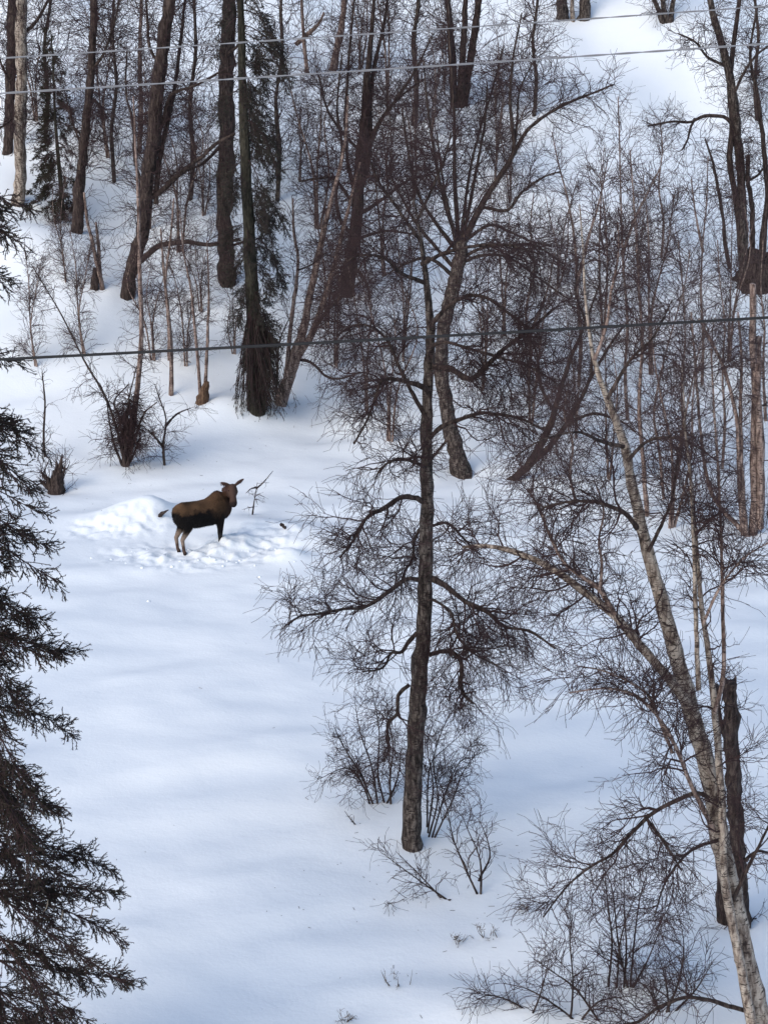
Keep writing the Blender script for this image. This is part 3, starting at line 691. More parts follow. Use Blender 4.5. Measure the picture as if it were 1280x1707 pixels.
# --- far upper bank
for lab, fx, fy, sts, w, m, cnt in [
    ('two straight brown trunks on the upper bank above the fan birch', 768, 176, [[(768, 176), (770, 110), (774, 40), (780, -60)], [(758, 176), (754, 100), (748, 20), (744, -60)], [(776, 150), (790, 60), (800, -20), (806, -60)]], 16, 'dark', (40, 260, 1300)),
    ('reddish trunk leaning right at the top edge, beside the tall spruce', 556, 116, [[(554, 116), (562, 80), (570, 40), (576, -10), (584, -70)]], 15, 'birch_red', (26, 150, 800)),
    ('thin brown trunk at the top edge between spruce and leaning trunk', 512, 118, [[(512, 118), (507, 70), (504, 20), (500, -50)], [(508, 60), (530, 40), (540, 20)]], 8, 'birch_red', (20, 130, 700)),
    ('thick dark trunk pair cut off by the top edge above the open snow', 940, 28, [[(938, 28), (936, 5), (935, -40), (930, -120)], [(974, 26), (976, 5), (975, -40), (980, -120)]], 24, 'grey', (16, 80, 300)),
    ('pale slim trunk between the dark pair at the top edge', 955, 32, [[(955, 32), (953, 10), (955, -40), (958, -120)]], 9, 'birch', (8, 40, 150)),
    ('leafless bush of grey stems at the top edge right of the open snow', 1110, 34, [[(1112, 34), (1106, 10), (1100, -40), (1090, -90)], [(1118, 34), (1122, 0), (1130, -60)], [(1104, 34), (1094, 8), (1080, -30)]], 11, 'grey', (24, 160, 700)),
    ('slim pale birch behind the stout leaning trunk near the top left', 232, 250, [[(232, 250), (235, 180), (233, 100), (235, 20), (238, -60)]], 10, 'birch_red', (34, 220, 1200)),
    ('slim grey tree behind the upright stems at the top middle', 690, 205, [[(690, 205), (694, 140), (690, 70), (698, 0), (700, -60)]], 11, 'grey', (44, 300, 1500)),
    ('slim tree on the upper bank behind the tall spruce boughs', 462, 330, [[(462, 330), (466, 250), (460, 170), (470, 90), (468, 10), (472, -60)]], 9, 'grey', (44, 300, 1500)),
    ('slim tree on the upper bank between small spruce and leaning trunk', 190, 300, [[(190, 300), (186, 220), (194, 140), (188, 60), (192, -40)]], 8, 'grey', (44, 300, 1500)),
    ('slim tree on the upper bank between the two trunk groups at upper left', 318, 330, [[(318, 330), (322, 250), (316, 170), (326, 90), (324, 0), (328, -60)]], 9, 'grey', (44, 300, 1500)),
    ('slim tree at the top left corner behind the pale birch', 76, 230, [[(76, 230), (80, 160), (74, 80), (84, 0), (86, -60)]], 8, 'grey', (44, 300, 1500)),
    ('wispy tree on the upper bank left of the open snow patch', 890, 190, [[(890, 190), (894, 130), (888, 70), (896, 0), (900, -60)]], 8, 'grey', (44, 300, 1500)),
    ('wispy tree in the top right corner behind the dark clump', 1262, 200, [[(1262, 200), (1258, 130), (1264, 60), (1256, -20)]], 8, 'dark', (30, 220, 1200))]:
    t = Tree('leafless_tree', lab, 'tree', fx, fy, None, well=(0.6, 0.2))
    for i, s in enumerate(sts):
        t.stem(s, [w, w * 0.85, w * 0.7, w * 0.5], 'trunk' if i == 0 else 'stem', m, 8, 22, depth=rng.normal() * 0.5, ground=True)
    t.crown(*cnt, (0.9, 2.8), (0.5, 1.3), (0.3, 0.75), 0.1, 0.27, 0.05, 0.0075, 'twig', up=0.04, r1=0.02)

# --- shrubs: prototypes copied over the slope
def shrub(name, label, cat, px, py, stems, w, counts, group=None, mat='dark', fine=0.0042, L=((0.3, 1.0), (0.25, 0.65), (0.14, 0.4)), up=0.05, twig='twig', wig=0.25):
    t = Tree(name, label, cat, px, py, group, well=None)
    for s in stems:
        t.stem(s, [w * 0.8, w * 0.5, w * 0.2], 'stem', mat, 6, 14, depth=rng.normal() * 0.35, ground=True, ext=0.12)
    t.crown(*counts, *L, 0.15, wig, 0.04, fine, twig, up=up, ang1=(0.6, 0.25))
    return t

shrub('bare_shrub', 'bare upright shrub with many stems on the lower right snow', 'shrub', 1040, 1648,
      [[(1015, 1636), (1020, 1570), (1012, 1500), (1008, 1450)], [(1040, 1645), (1044, 1580), (1040, 1510), (1042, 1440)], [(1050, 1652), (1056, 1580), (1066, 1500), (1080, 1450)],
       [(1028, 1642), (1036, 1560), (1060, 1490)], [(1046, 1648), (1030, 1570), (1020, 1480), (1000, 1440)], [(1054, 1650), (1080, 1600), (1104, 1540)]], 5, (44, 210, 560), mat='dark')
shrub('bare_shrub', 'low arching brush along the bottom right edge', 'shrub', 960, 1700,
      [[(960, 1704), (930, 1680), (880, 1650), (840, 1640)], [(950, 1706), (955, 1640), (950, 1570), (955, 1520)], [(970, 1700), (1000, 1670), (1060, 1660)], [(900, 1708), (870, 1680), (820, 1660), (790, 1670)],
       [(1000, 1706), (960, 1650), (920, 1620), (890, 1600)], [(880, 1708), (900, 1660), (915, 1600)]], 5, (46, 240, 760))
shrub('bare_shrub', 'twiggy brush behind the leaning birch foot at the right bottom', 'shrub', 1110, 1690,
      [[(1110, 1690), (1130, 1640), (1140, 1580), (1130, 1520)], [(1100, 1690), (1080, 1650), (1050, 1630)], [(1120, 1692), (1160, 1650), (1190, 1600)], [(1116, 1692), (1110, 1640), (1100, 1600)]], 5, (28, 160, 500))
shrub('bare_shrub', 'bare twiggy bush hugging the left side of the old birch foot', 'shrub', 622, 1340,
      [[(652, 1352), (650, 1300), (655, 1240), (640, 1180)], [(622, 1342), (600, 1290), (570, 1240), (556, 1210)], [(640, 1350), (662, 1300), (668, 1250)], [(616, 1340), (605, 1310), (580, 1280), (530, 1300)],
       [(630, 1345), (620, 1280), (600, 1220), (590, 1160)], [(644, 1352), (630, 1290), (632, 1220), (620, 1150)]], 5, (56, 290, 1250), wig=0.32)
shrub('bare_shrub', 'bare twiggy bush hugging the right side of the old birch foot', 'shrub', 722, 1398,
      [[(716, 1390), (730, 1330), (722, 1270), (740, 1210), (765, 1170)], [(720, 1398), (740, 1330), (760, 1280), (780, 1260)], [(714, 1380), (722, 1310), (712, 1240), (730, 1190)], [(724, 1398), (756, 1330), (770, 1290), (800, 1250)],
       [(712, 1370), (716, 1280), (740, 1250), (775, 1220)]], 4, (56, 290, 1250), wig=0.32)
shrub('sapling', 'leaning pair of thin saplings in the snow right of the old birch foot', 'sapling', 800, 1492,
      [[(792, 1484), (772, 1440), (756, 1400), (745, 1350), (738, 1320)], [(801, 1490), (802, 1450), (796, 1420), (780, 1385), (770, 1360)], [(802, 1460), (816, 1430), (812, 1400), (800, 1370)]], 5, (24, 90, 220))
shrub('sapling', 'flattened sapling with pale twigs lying left over the snow before the old birch', 'sapling', 746, 1500,
      [[(744, 1500), (715, 1480), (690, 1462), (660, 1440), (640, 1425)], [(742, 1502), (710, 1505), (670, 1500)], [(730, 1492), (700, 1460), (660, 1420)]], 4, (20, 70, 160))
shrub('sapling', 'single short dark twig leaning in the snow left of the old birch', 'sapling', 592, 1375, [[(592, 1375), (582, 1363), (574, 1352)]], 3, (3, 4, 6), L=((0.1, 0.2), (0.05, 0.1), (0.05, 0.08)))
for lab, px, py, hw, hh in [
    ('dry weed tuft low in the snow at the bottom, below the flattened sapling', 668, 1645, 34, 30),
    ('small dry weed tuft beyond the bottom weed tuft', 760, 1572, 16, 16),
    ('wispy dry weeds on the snow at right of the small tuft', 820, 1562, 26, 22),
    ('tiny weed sprig at the bottom edge of the snow', 575, 1704, 14, 14),
    ('small weed sprig between the weed tufts and the brush', 872, 1518, 12, 12)]:
    sts = [[(px + dx * 0.6, py + rng.normal() * 4), (px + dx * 0.8 + rng.normal() * 3, py - hh * 0.4), (px + dx + rng.normal() * 4, py - hh * (0.3 + 0.7 * rng.random()))] for dx in rng.uniform(-hw, hw, 7)]
    shrub('weed_tuft', lab, 'weeds', px, py, sts, 1.6, (14, 24, 30), mat='weed', twig='weed', fine=0.003, L=((0.1, 0.25), (0.06, 0.14), (0.04, 0.08)))

# fine brush of the slope: three kinds, copied
proto = []
for s in range(4):
    t = Tree('slope_sapling', 'proto', 'sapling', 640, 600, 'thin saplings on the snowy slope', well=None)
    nst = 2 + s % 2
    for i in range(nst):
        dx = (i - (nst - 1) / 2) * 26
        hgt = 190 + 50 * rng.random()
        t.stem([(640 + dx * 0.15, 600), (640 + dx * 0.5 + rng.normal() * 5, 600 - hgt * 0.35), (640 + dx + rng.normal() * 8, 600 - hgt * 0.7), (640 + dx * 1.5 + rng.normal() * 12, 600 - hgt)],
               [4.6, 3.4, 2.2, 1], 'trunk' if i == 0 else 'stem', 'birch_red', 6, 14, depth=rng.normal() * 0.5, ground=True)
    t.crown(36, 260, 1500, (0.6, 1.5), (0.35, 0.8), (0.2, 0.5), 0.15, 0.24, 0.02, 0.006, 'twig_red', ang1=(0.65, 0.25), up=0.06)
    proto.append(t.root)
g = np.random.default_rng(21)
saplings = [
    (140, 590, 'thin bare sapling on the left bank above the dead branch tangle'), (255, 600, 'thin bare sapling right of the slender pale birch'), (310, 610, 'thin bare sapling left of the small brown stump'), (390, 590, 'thin bare sapling left of the tall spruce foot'),
    (60, 610, 'thin bare sapling at the left edge above the spindly sapling'), (335, 520, 'thin bare sapling below the straight thick trunk'), (110, 470, 'thin bare sapling on the upper left snow crest'),
    
    
    (560, 610, 'thin bare sapling right of the reddish stem clump, at the bank foot'), (612, 690, 'thin bare sapling left of the old birch trunk, just under the black cable'),
    (650, 735, 'lowest thin sapling behind the left limbs of the old birch'), (545, 545, 'thin bare sapling rising between the reddish stem clump stems'), (672, 600, 'thin bare sapling half hidden by the old birch upper trunk'),
    (840, 560, 'thin bare sapling right of the fan birch fork'), (805, 650, 'thin bare sapling beside the fan birch foot, on its right'), (885, 705, 'thin bare sapling left above the leaning double trunk'),
    (930, 480, 'thin bare sapling behind the top of the leaning double trunk'), (960, 730, 'thin bare sapling right of the leaning double trunk foot'),
    (300, 420, 'thin bare sapling under the low arching limb of the stout leaning trunk'), (250, 380, 'thin bare sapling directly behind the stout leaning trunk'), (340, 360, 'thin bare sapling left of the straight thick trunk'),
    (180, 262, 'thin bare sapling right of the small spruce top'), (60, 200, 'far sapling right of the pale stout birch at upper left'), 
    (500, 300, 'thin bare sapling right of the tall spruce boughs'), (530, 380, 'thin bare sapling behind the reddish stem clump tops'), (645, 300, 'thin bare sapling between the dark upright stems and the fan birch'),
    (690, 340, 'thin bare sapling behind the old birch crown top'), (720, 230, 'far sapling below the pair of straight brown trunks'), (825, 300, 'thin bare sapling inside the fan birch leaders'), 
    (640, 460, 'thin bare sapling right of the dark trunk foot on the bank'), (850, 335, 'thin bare sapling behind the right leaders of the fan birch'),
    (1015, 800, 'thin bare sapling left of the grey birch trunk, mid height'), (1120, 880, 'thin bare sapling right of the grey birch trunk on the flat snow'), 
    (1085, 625, 'thin bare sapling behind the upright young birch'), (1215, 600, 'thin bare sapling below the dark root mass at right'),
    (1005, 560, 'thin bare sapling behind the grey birch upper fork'), (1065, 500, 'highest thin sapling of the right thicket'),
    (645, 190, 'far sapling among the upright stems at the top middle'), (740, 150, 'far sapling left of the pair of straight brown trunks'), (825, 190, 'far sapling right of the pair of straight brown trunks'), (600, 120, 'far sapling at the top edge behind the dark upright stems')]
for used, (px, py, lab) in enumerate(saplings):
    p = G(px, py); sc = (0.8 + 0.5 * g.random()) * (0.72 if (used < 7) else 1)
    if used < 4:
        c = proto[used]; c.location = p; c.scale = (sc,) * 3; c['label'] = lab
    else:
        c = copy_tree(proto[used % 4], p, g.random() * 6.28, (sc, sc, sc * (0.9 + 0.3 * g.random())), lab)

# ------------------------------------------------------------------ spruces
def spruce(name, label, base, H, reach, n1, twigs, needle_len, needle_w, mat, trunk_r, z0=0.04, bias=0.0, droop=0.10, bark='spruce_bark', lean=(0, 0), per=10, fine=0.006, upturn=0.05, seed=1, l2=(0.25, 0.6), l3=(0.12, 0.3), baz=0.0, spread=0.8, oneside=True, d0=-0.15, ang2=0.85, taper2=0.35, up2=0.10):
    g = np.random.default_rng(seed)
    root = thing(name, label, 'tree', base)
    k = 40; f = np.linspace(0, 1, k)
    P = np.stack([lean[0] * f + 0.03 * np.sin(f * 9), lean[1] * f, -0.5 + (H + 0.5) * f], -1)
    R = trunk_r * (1 - f) ** 0.8 + 0.01
    R[:3] *= np.array([1.35, 1.2, 1.08])
    V, Q = tubes(P[None], R[None], 12); c = np.repeat(P, 12, 0); V = c + (V - c) * (1 + g.normal(size=(len(V), 1)) * 0.07)
    mesh_obj('trunk', V, Q, None, M[bark], root)
    t = z0 + (1 - z0) * (np.arange(n1) + g.random(n1)) / n1
    az = g.random(n1) * 2 * math.pi
    if bias: az = np.where(g.random(n1) < bias, g.normal(baz, spread, n1), az)
    Lr = reach(t) * (0.7 + 0.5 * g.random(n1))
    if bias and oneside: Lr = Lr * (0.8 + 0.2 * np.cos(az))
    Lr = np.maximum(Lr, 0.12)
    d = np.stack([np.cos(az), np.sin(az), d0 + 0.45 * np.clip(t - 0.6, 0, 1) + g.normal(0, 0.1, n1)], -1); d = norm(d)
    fi = t * (k - 1); i0 = np.minimum(fi.astype(int), k - 2)
    kb = 9; B = np.empty((n1, kb, 3)); B[:, 0] = P[i0] + (P[i0 + 1] - P[i0]) * (fi - i0)[:, None]
    for j in range(1, kb):
        B[:, j] = B[:, j - 1] + d * (Lr / (kb - 1))[:, None]
        gz = -droop if j < kb * 0.6 else upturn
        d = norm(d + np.array([0, 0, gz]) + g.normal(size=(n1, 3)) * 0.07)
    RB = (0.008 + 0.014 * Lr / max(Lr.max(), 1e-3))[:, None] * np.linspace(1, 0.25, kb)[None]
    t2 = spawn(B, RB, n1 * twigs, 0.10, 1.0, (ang2, 0.2), l2, 5, 0.12, up2, (0.6, 0.006, 0.003), taper2, None, g)
    t3 = spawn(t2[0], t2[1], n1 * twigs * 4, 0.1, 1.0, (0.7, 0.2), l3, 3, 0.14, 0.08, (0.8, 0.004, 0.0025), 0.3, None, g)
    bv = join([tubes(B, RB, 5), tubes(t2[0], np.maximum(t2[1], fine * 0.7), 3), tubes(t3[0], np.maximum(t3[1], fine * 0.6), 3)])
    mesh_obj('branches', bv[0], bv[1], None, M['twig'], root)
    # needles: thin triangles set round the twigs
    A = np.concatenate([resample_many(B[:, 2:], 4), resample_many(t2[0], 4), resample_many(t3[0], 4)])
    n = len(A); idx = np.repeat(np.arange(n), per); m = len(idx)
    f = g.random(m) * 2.999; i0 = f.astype(int); fr = (f - i0)[:, None]
    a, b = A[idx, i0], A[idx, i0 + 1]; p = a + (b - a) * fr; tn = norm(b - a)
    rv = norm(g.normal(size=(m, 3))); pr = norm(rv - tn * (rv * tn).sum(1, keepdims=True))
    dn = norm(tn * 0.7 + pr * 0.75); ln = needle_len * (0.7 + 0.6 * g.random(m))[:, None]
    w = norm(np.cross(dn, norm(g.normal(size=(m, 3))))) * needle_w
    V = np.stack([p - w, p + w, p + dn * ln], 1).reshape(-1, 3)
    mesh_obj('needles', V, None, np.arange(3 * m).reshape(-1, 3), M[mat], root, smooth=False)['kind'] = 'stuff'
    return root


def resample_many(P, k):
    kk = P.shape[1]; f = np.linspace(0, kk - 1, k); i = np.minimum(f.astype(int), kk - 2); fr = (f - i)[None, :, None]
    return P[:, i] * (1 - fr) + P[:, i + 1] * fr


NB = at(-62, 1300, 22.0); NBx, NBy = NB[0], NB[1]
nz = float(height(NBx, NBy))
near = spruce('spruce', 'big dark near spruce filling the left edge with drooping boughs', (NBx, NBy, nz), 20.0,
              lambda t: 0.35 + 2.4 * np.minimum(1, 1.32 * (1 - t)) ** 0.8 * (0.8 + 0.2 * np.sin(t * 37)), 124, 38, 0.038, 0.0060, 'needle', 0.26, z0=0.02, bias=0.8, baz=-0.15, spread=0.75, oneside=False, droop=0.06, per=11, seed=3, fine=0.009, upturn=0.02, l2=(0.35, 0.8), l3=(0.10, 0.24), d0=-0.36, ang2=0.6, taper2=0.68, up2=0.09)
WELLS.append((NBx, NBy, 1.0, 0.3))
# hanging lichen tips on the near spruce
lp = []
g = np.random.default_rng(9)
for (px, py) in [(80, 1500), (105, 1518), (155, 1512), (35, 1400), (60, 1440)]:
    a = at(px, py, NBy - 1.2 + g.normal() * 0.2)
    lp.append(np.array([a, a + [-0.01, 0, -0.07], a + [-0.03, 0, -0.14], a + [-0.075, 0, -0.2]]))
lp = np.array(lp) - np.array([NBx, NBy, nz])
V, Q = tubes(lp, np.tile(np.array([0.004, 0.011, 0.008, 0.002]), (len(lp), 1)), 4)
mesh_obj('hanging_lichen', V, Q, None, M['lichen'], near)

sb = G(426, 676)
tall = spruce('spruce', 'tall lichen grey spruce with bare trunk and hanging boughs on its right side', sb, 19,
       lambda t: 0.45 + 2.2 * np.exp(-((t - 0.5) / 0.36) ** 2) * (0.45 + 0.55 * np.sin(t * 25) ** 2) * 1.15, 88, 15, 0.085, 0.011, 'needle_grey', 0.26, z0=0.13, bias=0.48, droop=0.30, per=9, seed=5, fine=0.010, upturn=-0.10, lean=(-0.22, 0.2), l2=(0.4, 0.9), l3=(0.2, 0.45), d0=-0.35, ang2=0.6, taper2=0.6, up2=0.22)
WELLS.append((sb[0], sb[1], 1.1, 0.25))
# skirt of hanging boughs round its foot
g = np.random.default_rng(15); n = 210
az = g.normal(-0.4, 1.3, n); z = 0.3 + 3.2 * g.random(n)
B = np.empty((n, 8, 3)); B[:, 0] = np.stack([0.2 * np.cos(az), 0.2 * np.sin(az), z], -1)
d = norm(np.stack([np.cos(az), np.sin(az), -1.6 - 1.6 * g.random(n)], -1)); L = (z + 0.2) * (0.3 + 0.75 * g.random(n))
for j in range(1, 8):
    B[:, j] = B[:, j - 1] + d * (L / 7)[:, None]; d = norm(d + np.array([0.03, 0, -0.22]) + g.normal(size=(n, 3)) * 0.07)
RB = np.tile(np.linspace(0.018, 0.006, 8), (n, 1))
t2 = spawn(B, RB, n * 9, 0.1, 1, (0.5, 0.2), (0.2, 0.5), 4, 0.1, 0.3, (0.6, 0.008, 0.005), 0.3, None, g)
bv = join([tubes(B, RB, 4), tubes(t2[0], t2[1], 3)])
sk = mesh_obj('skirt', bv[0], bv[1], None, M['twig'], tall)
A = resample_many(t2[0], 4); m = len(A) * 12; idx = np.repeat(np.arange(len(A)), 12)
f = g.random(m) * 2.999; i0 = f.astype(int); a, b = A[idx, i0], A[idx, i0 + 1]; p = a + (b - a) * (f - i0)[:, None]; tn = norm(b - a)
dn = norm(tn + g.normal(size=(m, 3)) * 0.5); w = norm(np.cross(dn, norm(g.normal(size=(m, 3))))) * 0.007
V = np.stack([p - w, p + w, p + dn * 0.075], 1).reshape(-1, 3)
mesh_obj('needles', V, None, np.arange(3 * m).reshape(-1, 3), M['needle_grey'], sk, smooth=False)['kind'] = 'stuff'

s2 = G(104, 366)
spruce('spruce', 'small sparse dark spruce between the upper left trunks', s2, 7.6,
       lambda t: 0.12 + 1.75 * (1 - t) ** 0.85, 66, 15, 0.075, 0.011, 'needle', 0.10, z0=0.05, droop=0.12, per=8, seed=8, fine=0.009, upturn=0.03, l2=(0.3, 0.6), l3=(0.1, 0.22), d0=-0.3, ang2=0.6, taper2=0.6)

# ------------------------------------------------------------------ moose
def loft(rings, sides=20):
    """rings: (center, half-height dir vec, half-width dir vec) -> closed tube"""
    V, F = [], []
    for (c, u, v) in rings:
        c, u, v = np.array(c, float), np.array(u, float), np.array(v, float)
        for j in range(sides):
            a = 2 * math.pi * j / sides
            V.append(c + u * math.sin(a) + v * math.cos(a))
    n = len(rings)
    Q = [[i * sides + j, i * sides + (j + 1) % sides, (i + 1) * sides + (j + 1) % sides, (i + 1) * sides + j] for i in range(n - 1) for j in range(sides)]
    V.append(np.array(rings[0][0], float)); V.append(np.array(rings[-1][0], float)); a, b = len(V) - 2, len(V) - 1
    T = [[(j + 1) % sides, j, a] for j in range(sides)] + [[(n - 1) * sides + j, (n - 1) * sides + (j + 1) % sides, b] for j in range(sides)]
    return V, [tuple(q) for q in Q] + [tuple(q) for q in T]


def chain(pts, radii, sides=14, flat=1.0):
    """tube through pts; radii may be (r_along_x, r_along_y)"""
    p = np.array(pts, float); rings = []
    for i in range(len(p)):
        tn = norm(p[min(i + 1, len(p) - 1)] - p[max(i - 1, 0)])
        ref = np.array([1.0, 0, 0]) if abs(tn[0]) < 0.8 else np.array([0, 0, 1.0])
        u = norm(ref - tn * ref.dot(tn)); v = np.cross(tn, u)
        r = radii[i]; ru, rv = r if isinstance(r, tuple) else (r, r)
        rings.append((p[i], u * ru, v * rv))
    return loft(rings, sides)


def build_moose():
    pieces = []
    Zu = np.array([0, 0, 1.0]); Yu = np.array([0, 1.0, 0])
    st = [(-1.06, 1.34, .13, .12), (-1.02, 1.31, .26, .20), (-.90, 1.27, .37, .275), (-.70, 1.255, .435, .32), (-.40, 1.225, .435, .335), (-.05, 1.19, .44, .345), (.25, 1.195, .445, .34),
          (.45, 1.235, .495, .335), (.60, 1.31, .53, .30), (.78, 1.315, .48, .285), (.92, 1.29, .42, .25), (1.04, 1.27, .32, .20), (1.12, 1.27, .18, .12)]
    pieces.append(loft([((x, 0, z), Zu * h, Yu * w) for x, z, h, w in st], 24))
    # frame for the turned head, in the moose's own axes
    ca, sa = math.cos(MOOSE_A), math.sin(MOOSE_A)
    loc = lambda w: np.array([w[0] * ca + w[1] * sa, -w[0] * sa + w[1] * ca, w[2]])   # world direction -> moose axes
    poll = np.array([1.11, -0.18, 1.95])
    pieces.append(chain([(0.62, 0, 1.46), (0.84, -0.01, 1.54), (1.02, -0.06, 1.68), (1.12, -0.12, 1.83), poll + [0, 0, -0.06]],
                        [(.33, .25), (.35, .25), (.32, .225), (.25, .195), (.155, .15)], 16))
    nd = norm(loc(np.array([0.10, -0.66, -0.74]))); side = norm(loc(np.array([0.98, 0.14, 0.0]))); upv = norm(np.cross(side, nd)); upv = upv if upv[2] > 0 else -upv
    hs = [(-0.06, .09, .085, .0), (0.02, .14, .13, .0), (.12, .155, .14, -.01), (.24, .145, .12, -.015), (.36, .13, .105, -.01), (.48, .135, .115, -.012), (.58, .13, .122, -.02), (.66, .10, .09, -.03), (.70, .03, .03, -.03)]
    pieces.append(loft([(poll + nd * s + upv * o, upv * h, side * w) for s, h, w, o in hs], 16))
    # bell under the throat
    pieces.append(chain([poll + nd * .2 - upv * .10, poll + nd * .2 - upv * .2, poll + nd * .2 + np.array([0, 0, -.26]) - upv * .06], [.06, .045, .018], 8))
    # ears: cupped leaves
    for s, lift, back in ((-1, 0.15, -0.04), (1, 0.20, 0.0)):
        b0 = poll + side * s * 0.10 + upv * 0.06 - nd * 0.02
        tip = b0 + side * s * 0.275 + np.array([0, 0, 1]) * lift - nd * back
        ax = norm(tip - b0); up2 = norm(np.cross(ax, nd)); 
        rings = []
        for f, w, th in ((0, .045, .04), (.2, .078, .04), (.45, .098, .034), (.7, .08, .028), (.9, .04, .02), (1.0, .008, .008)):
            rings.append((b0 + (tip - b0) * f, up2 * w, norm(np.cross(ax, up2)) * th))
        pieces.append(loft(rings, 12))
    # tail
    pieces.append(chain([(-1.02, 0, 1.44), (-1.10, 0, 1.38), (-1.12, 0, 1.28)], [.05, .04, .02], 8))
    # legs: hind with knee forward and hock backward, front straight
    for s in (-1, 1):
        dx = 0.02 if s < 0 else -0.04
        pieces.append(chain([(-.74, s * .15, 1.32), (-.66 + dx * .3, s * .17, 1.02), (-.62 + dx * .6, s * .17, .86), (-.76 + dx, s * .165, .66), (-.875 + dx, s * .16, .50), (-.85 + dx, s * .16, .34), (-.83 + dx, s * .16, .14), (-.80 + dx, s * .16, .07), (-.77 + dx, s * .16, 0.0)],
                            [(.29, .15), (.25, .14), (.18, .115), (.10, .085), (.082, .066), (.064, .058), (.06, .055), (.068, .058), (.074, .06)], 14))
        fx = -0.10 if s < 0 else 0.10
        pieces.append(chain([(.70 + fx, s * .17, 1.25), (.72 + fx, s * .185, 1.0), (.74 + fx, s * .175, .82), (.74 + fx, s * .165, .62), (.73 + fx, s * .16, .48), (.725 + fx, s * .16, .28), (.72 + fx, s * .16, .10), (.76 + fx, s * .16, 0.0)],
                            [(.24, .12), (.195, .11), (.14, .10), (.10, .085), (.09, .075), (.062, .056), (.06, .054), (.07, .058)], 14))
    V, F, off = [], [], 0
    for v, f in pieces:
        V += [tuple(x) for x in v]; F += [tuple(i + off for i in q) for q in f]; off = len(V)
    V = [((0.3 + (q[0] - 0.3) * 0.88) if q[0] < 0.3 else q[0], q[1], q[2]) for q in V]
    me = bpy.data.meshes.new('tmp'); me.from_pydata(V, [], F); me.update()
    o = bpy.data.objects.new('tmp', me); COL.objects.link(o)
    md = o.modifiers.new('r', 'REMESH'); md.mode = 'VOXEL'; md.voxel_size = 0.022
    ms = o.modifiers.new('s', 'SMOOTH'); ms.factor = 0.5; ms.iterations = 3
    dg = bpy.context.evaluated_depsgraph_get()
    em = bpy.data.meshes.new_from_object(o.evaluated_get(dg)); bpy.data.objects.remove(o)
    root = thing('moose', 'dark brown antlerless moose standing in trampled snow, head turned to the camera', 'moose', (0, 0, 0))
    em.name = 'body'; b = bpy.data.objects.new('body', em); COL.objects.link(b); b.parent = root
    em.polygons.foreach_set('use_smooth', np.ones(len(em.polygons), bool))
    # coat colours
    n = len(em.vertices); co = np.empty(n * 3); em.vertices.foreach_get('co', co); co = co.reshape(-1, 3)
    x, y, z = co.T
    nz_ = vn(x * 7 + 3, z * 7 + y * 5, 31) * 0.16 + vn(x * 19, z * 15 + y * 13, 32) * 0.08
    def sm(v, a, b2): q = np.clip((v - a) / (b2 - a), 0, 1); return (q * q * (3 - 2 * q))[:, None]
    back = np.array([0.072, 0.039, 0.020]); dark = np.array([0.004, 0.0028, 0.0025]); tan = np.array([0.21, 0.155, 0.12]); hoof = np.array([0.03, 0.02, 0.016])
    face = np.array([0.062, 0.036, 0.027]); ridge = np.array([0.045, 0.022, 0.013]); chest = np.array([0.03, 0.014, 0.009])
    line = 1.36 - 0.06 * np.clip(x, -1, 0.6) + nz_
    C = dark + (back - dark) * sm(z, line - 0.07, line + 0.10)
    C = C + (chest - C) * sm(x + nz_, 0.45, 0.8) * sm(z, 0.62, 0.95) * 0.8
    C = C + (back * 0.7 - C) * sm(x, 0.2, 0.5) * (1 - sm(x, 0.72, 0.95)) * sm(z + nz_, 1.0, 1.3)
    top = 1.62 + 0.16 * np.exp(-((x - 0.62) / 0.3) ** 2)
    C = C + (ridge - C) * sm(z + nz_ * 0.5, top - 0.05, top + 0.07) * sm(x, 0.2, 0.45) * (1 - sm(x, 0.85, 1.0))
    C = C * (1 + 1.6 * vn(x * 4 + 9, z * 3 + y * 3, 35)[:, None])
    leg = (1 - sm(z + nz_ * 0.6, 0.62, 0.84)) * (1 - sm(x, 0.0, 0.2))
    C = C + (tan - C) * leg
    C = C + (dark * 2 + 0.01 - C) * (1 - sm(z, 0.42, 0.55)) * sm(x, 0.3, 0.5)
    C = C + (np.array([0.085, 0.052, 0.04]) - C) * (1 - sm(z + nz_ * .4, 0.30, 0.42)) * (1 - sm(x, 0.0, 0.2))
    C = C + (hoof - C) * (1 - sm(z, 0.05, 0.09))
    hp = (co - poll) @ nd; hd = np.linalg.norm(co - poll - np.clip(hp, 0, .7)[:, None] * nd, axis=1)
    isface = ((hd < 0.20) & (hp > -0.08))[:, None] * sm(z, 1.3, 1.45)
    isface = np.maximum(isface, sm(z, 1.92, 1.98))
    C = C + (face * (1 + nz_[:, None]) - C) * isface
    C = C + (np.array([0.018, 0.011, 0.010]) - C) * sm(hp, 0.50, 0.62) * (hd < 0.2)[:, None]
    ear = (np.abs((co - poll) @ side) > 0.14)[:, None] & (z > 1.85)[:, None]
    C = np.where(ear, np.array([0.075, 0.042, 0.034]), C)
    at_ = em.color_attributes.new('coat', 'FLOAT_COLOR', 'POINT')
    at_.data.foreach_set('color', np.hstack([C, np.ones((n, 1))]).astype(np.float32).ravel())
    m, nt, bs = new_mat('moose_coat'); L = nt.links
    a = N(nt, 'ShaderNodeVertexColor'); a.layer_name = 'coat'
    nn = N(nt, 'ShaderNodeTexNoise'); nn.inputs['Scale'].default_value = 40; nn.inputs['Detail'].default_value = 4
    tc = N(nt, 'ShaderNodeTexCoord'); mp = N(nt, 'ShaderNodeMapping'); mp.inputs['Scale'].default_value = (0.5, 1, 1.5)
    L.new(tc.outputs['Object'], mp.inputs[0]); L.new(mp.outputs[0], nn.inputs['Vector'])
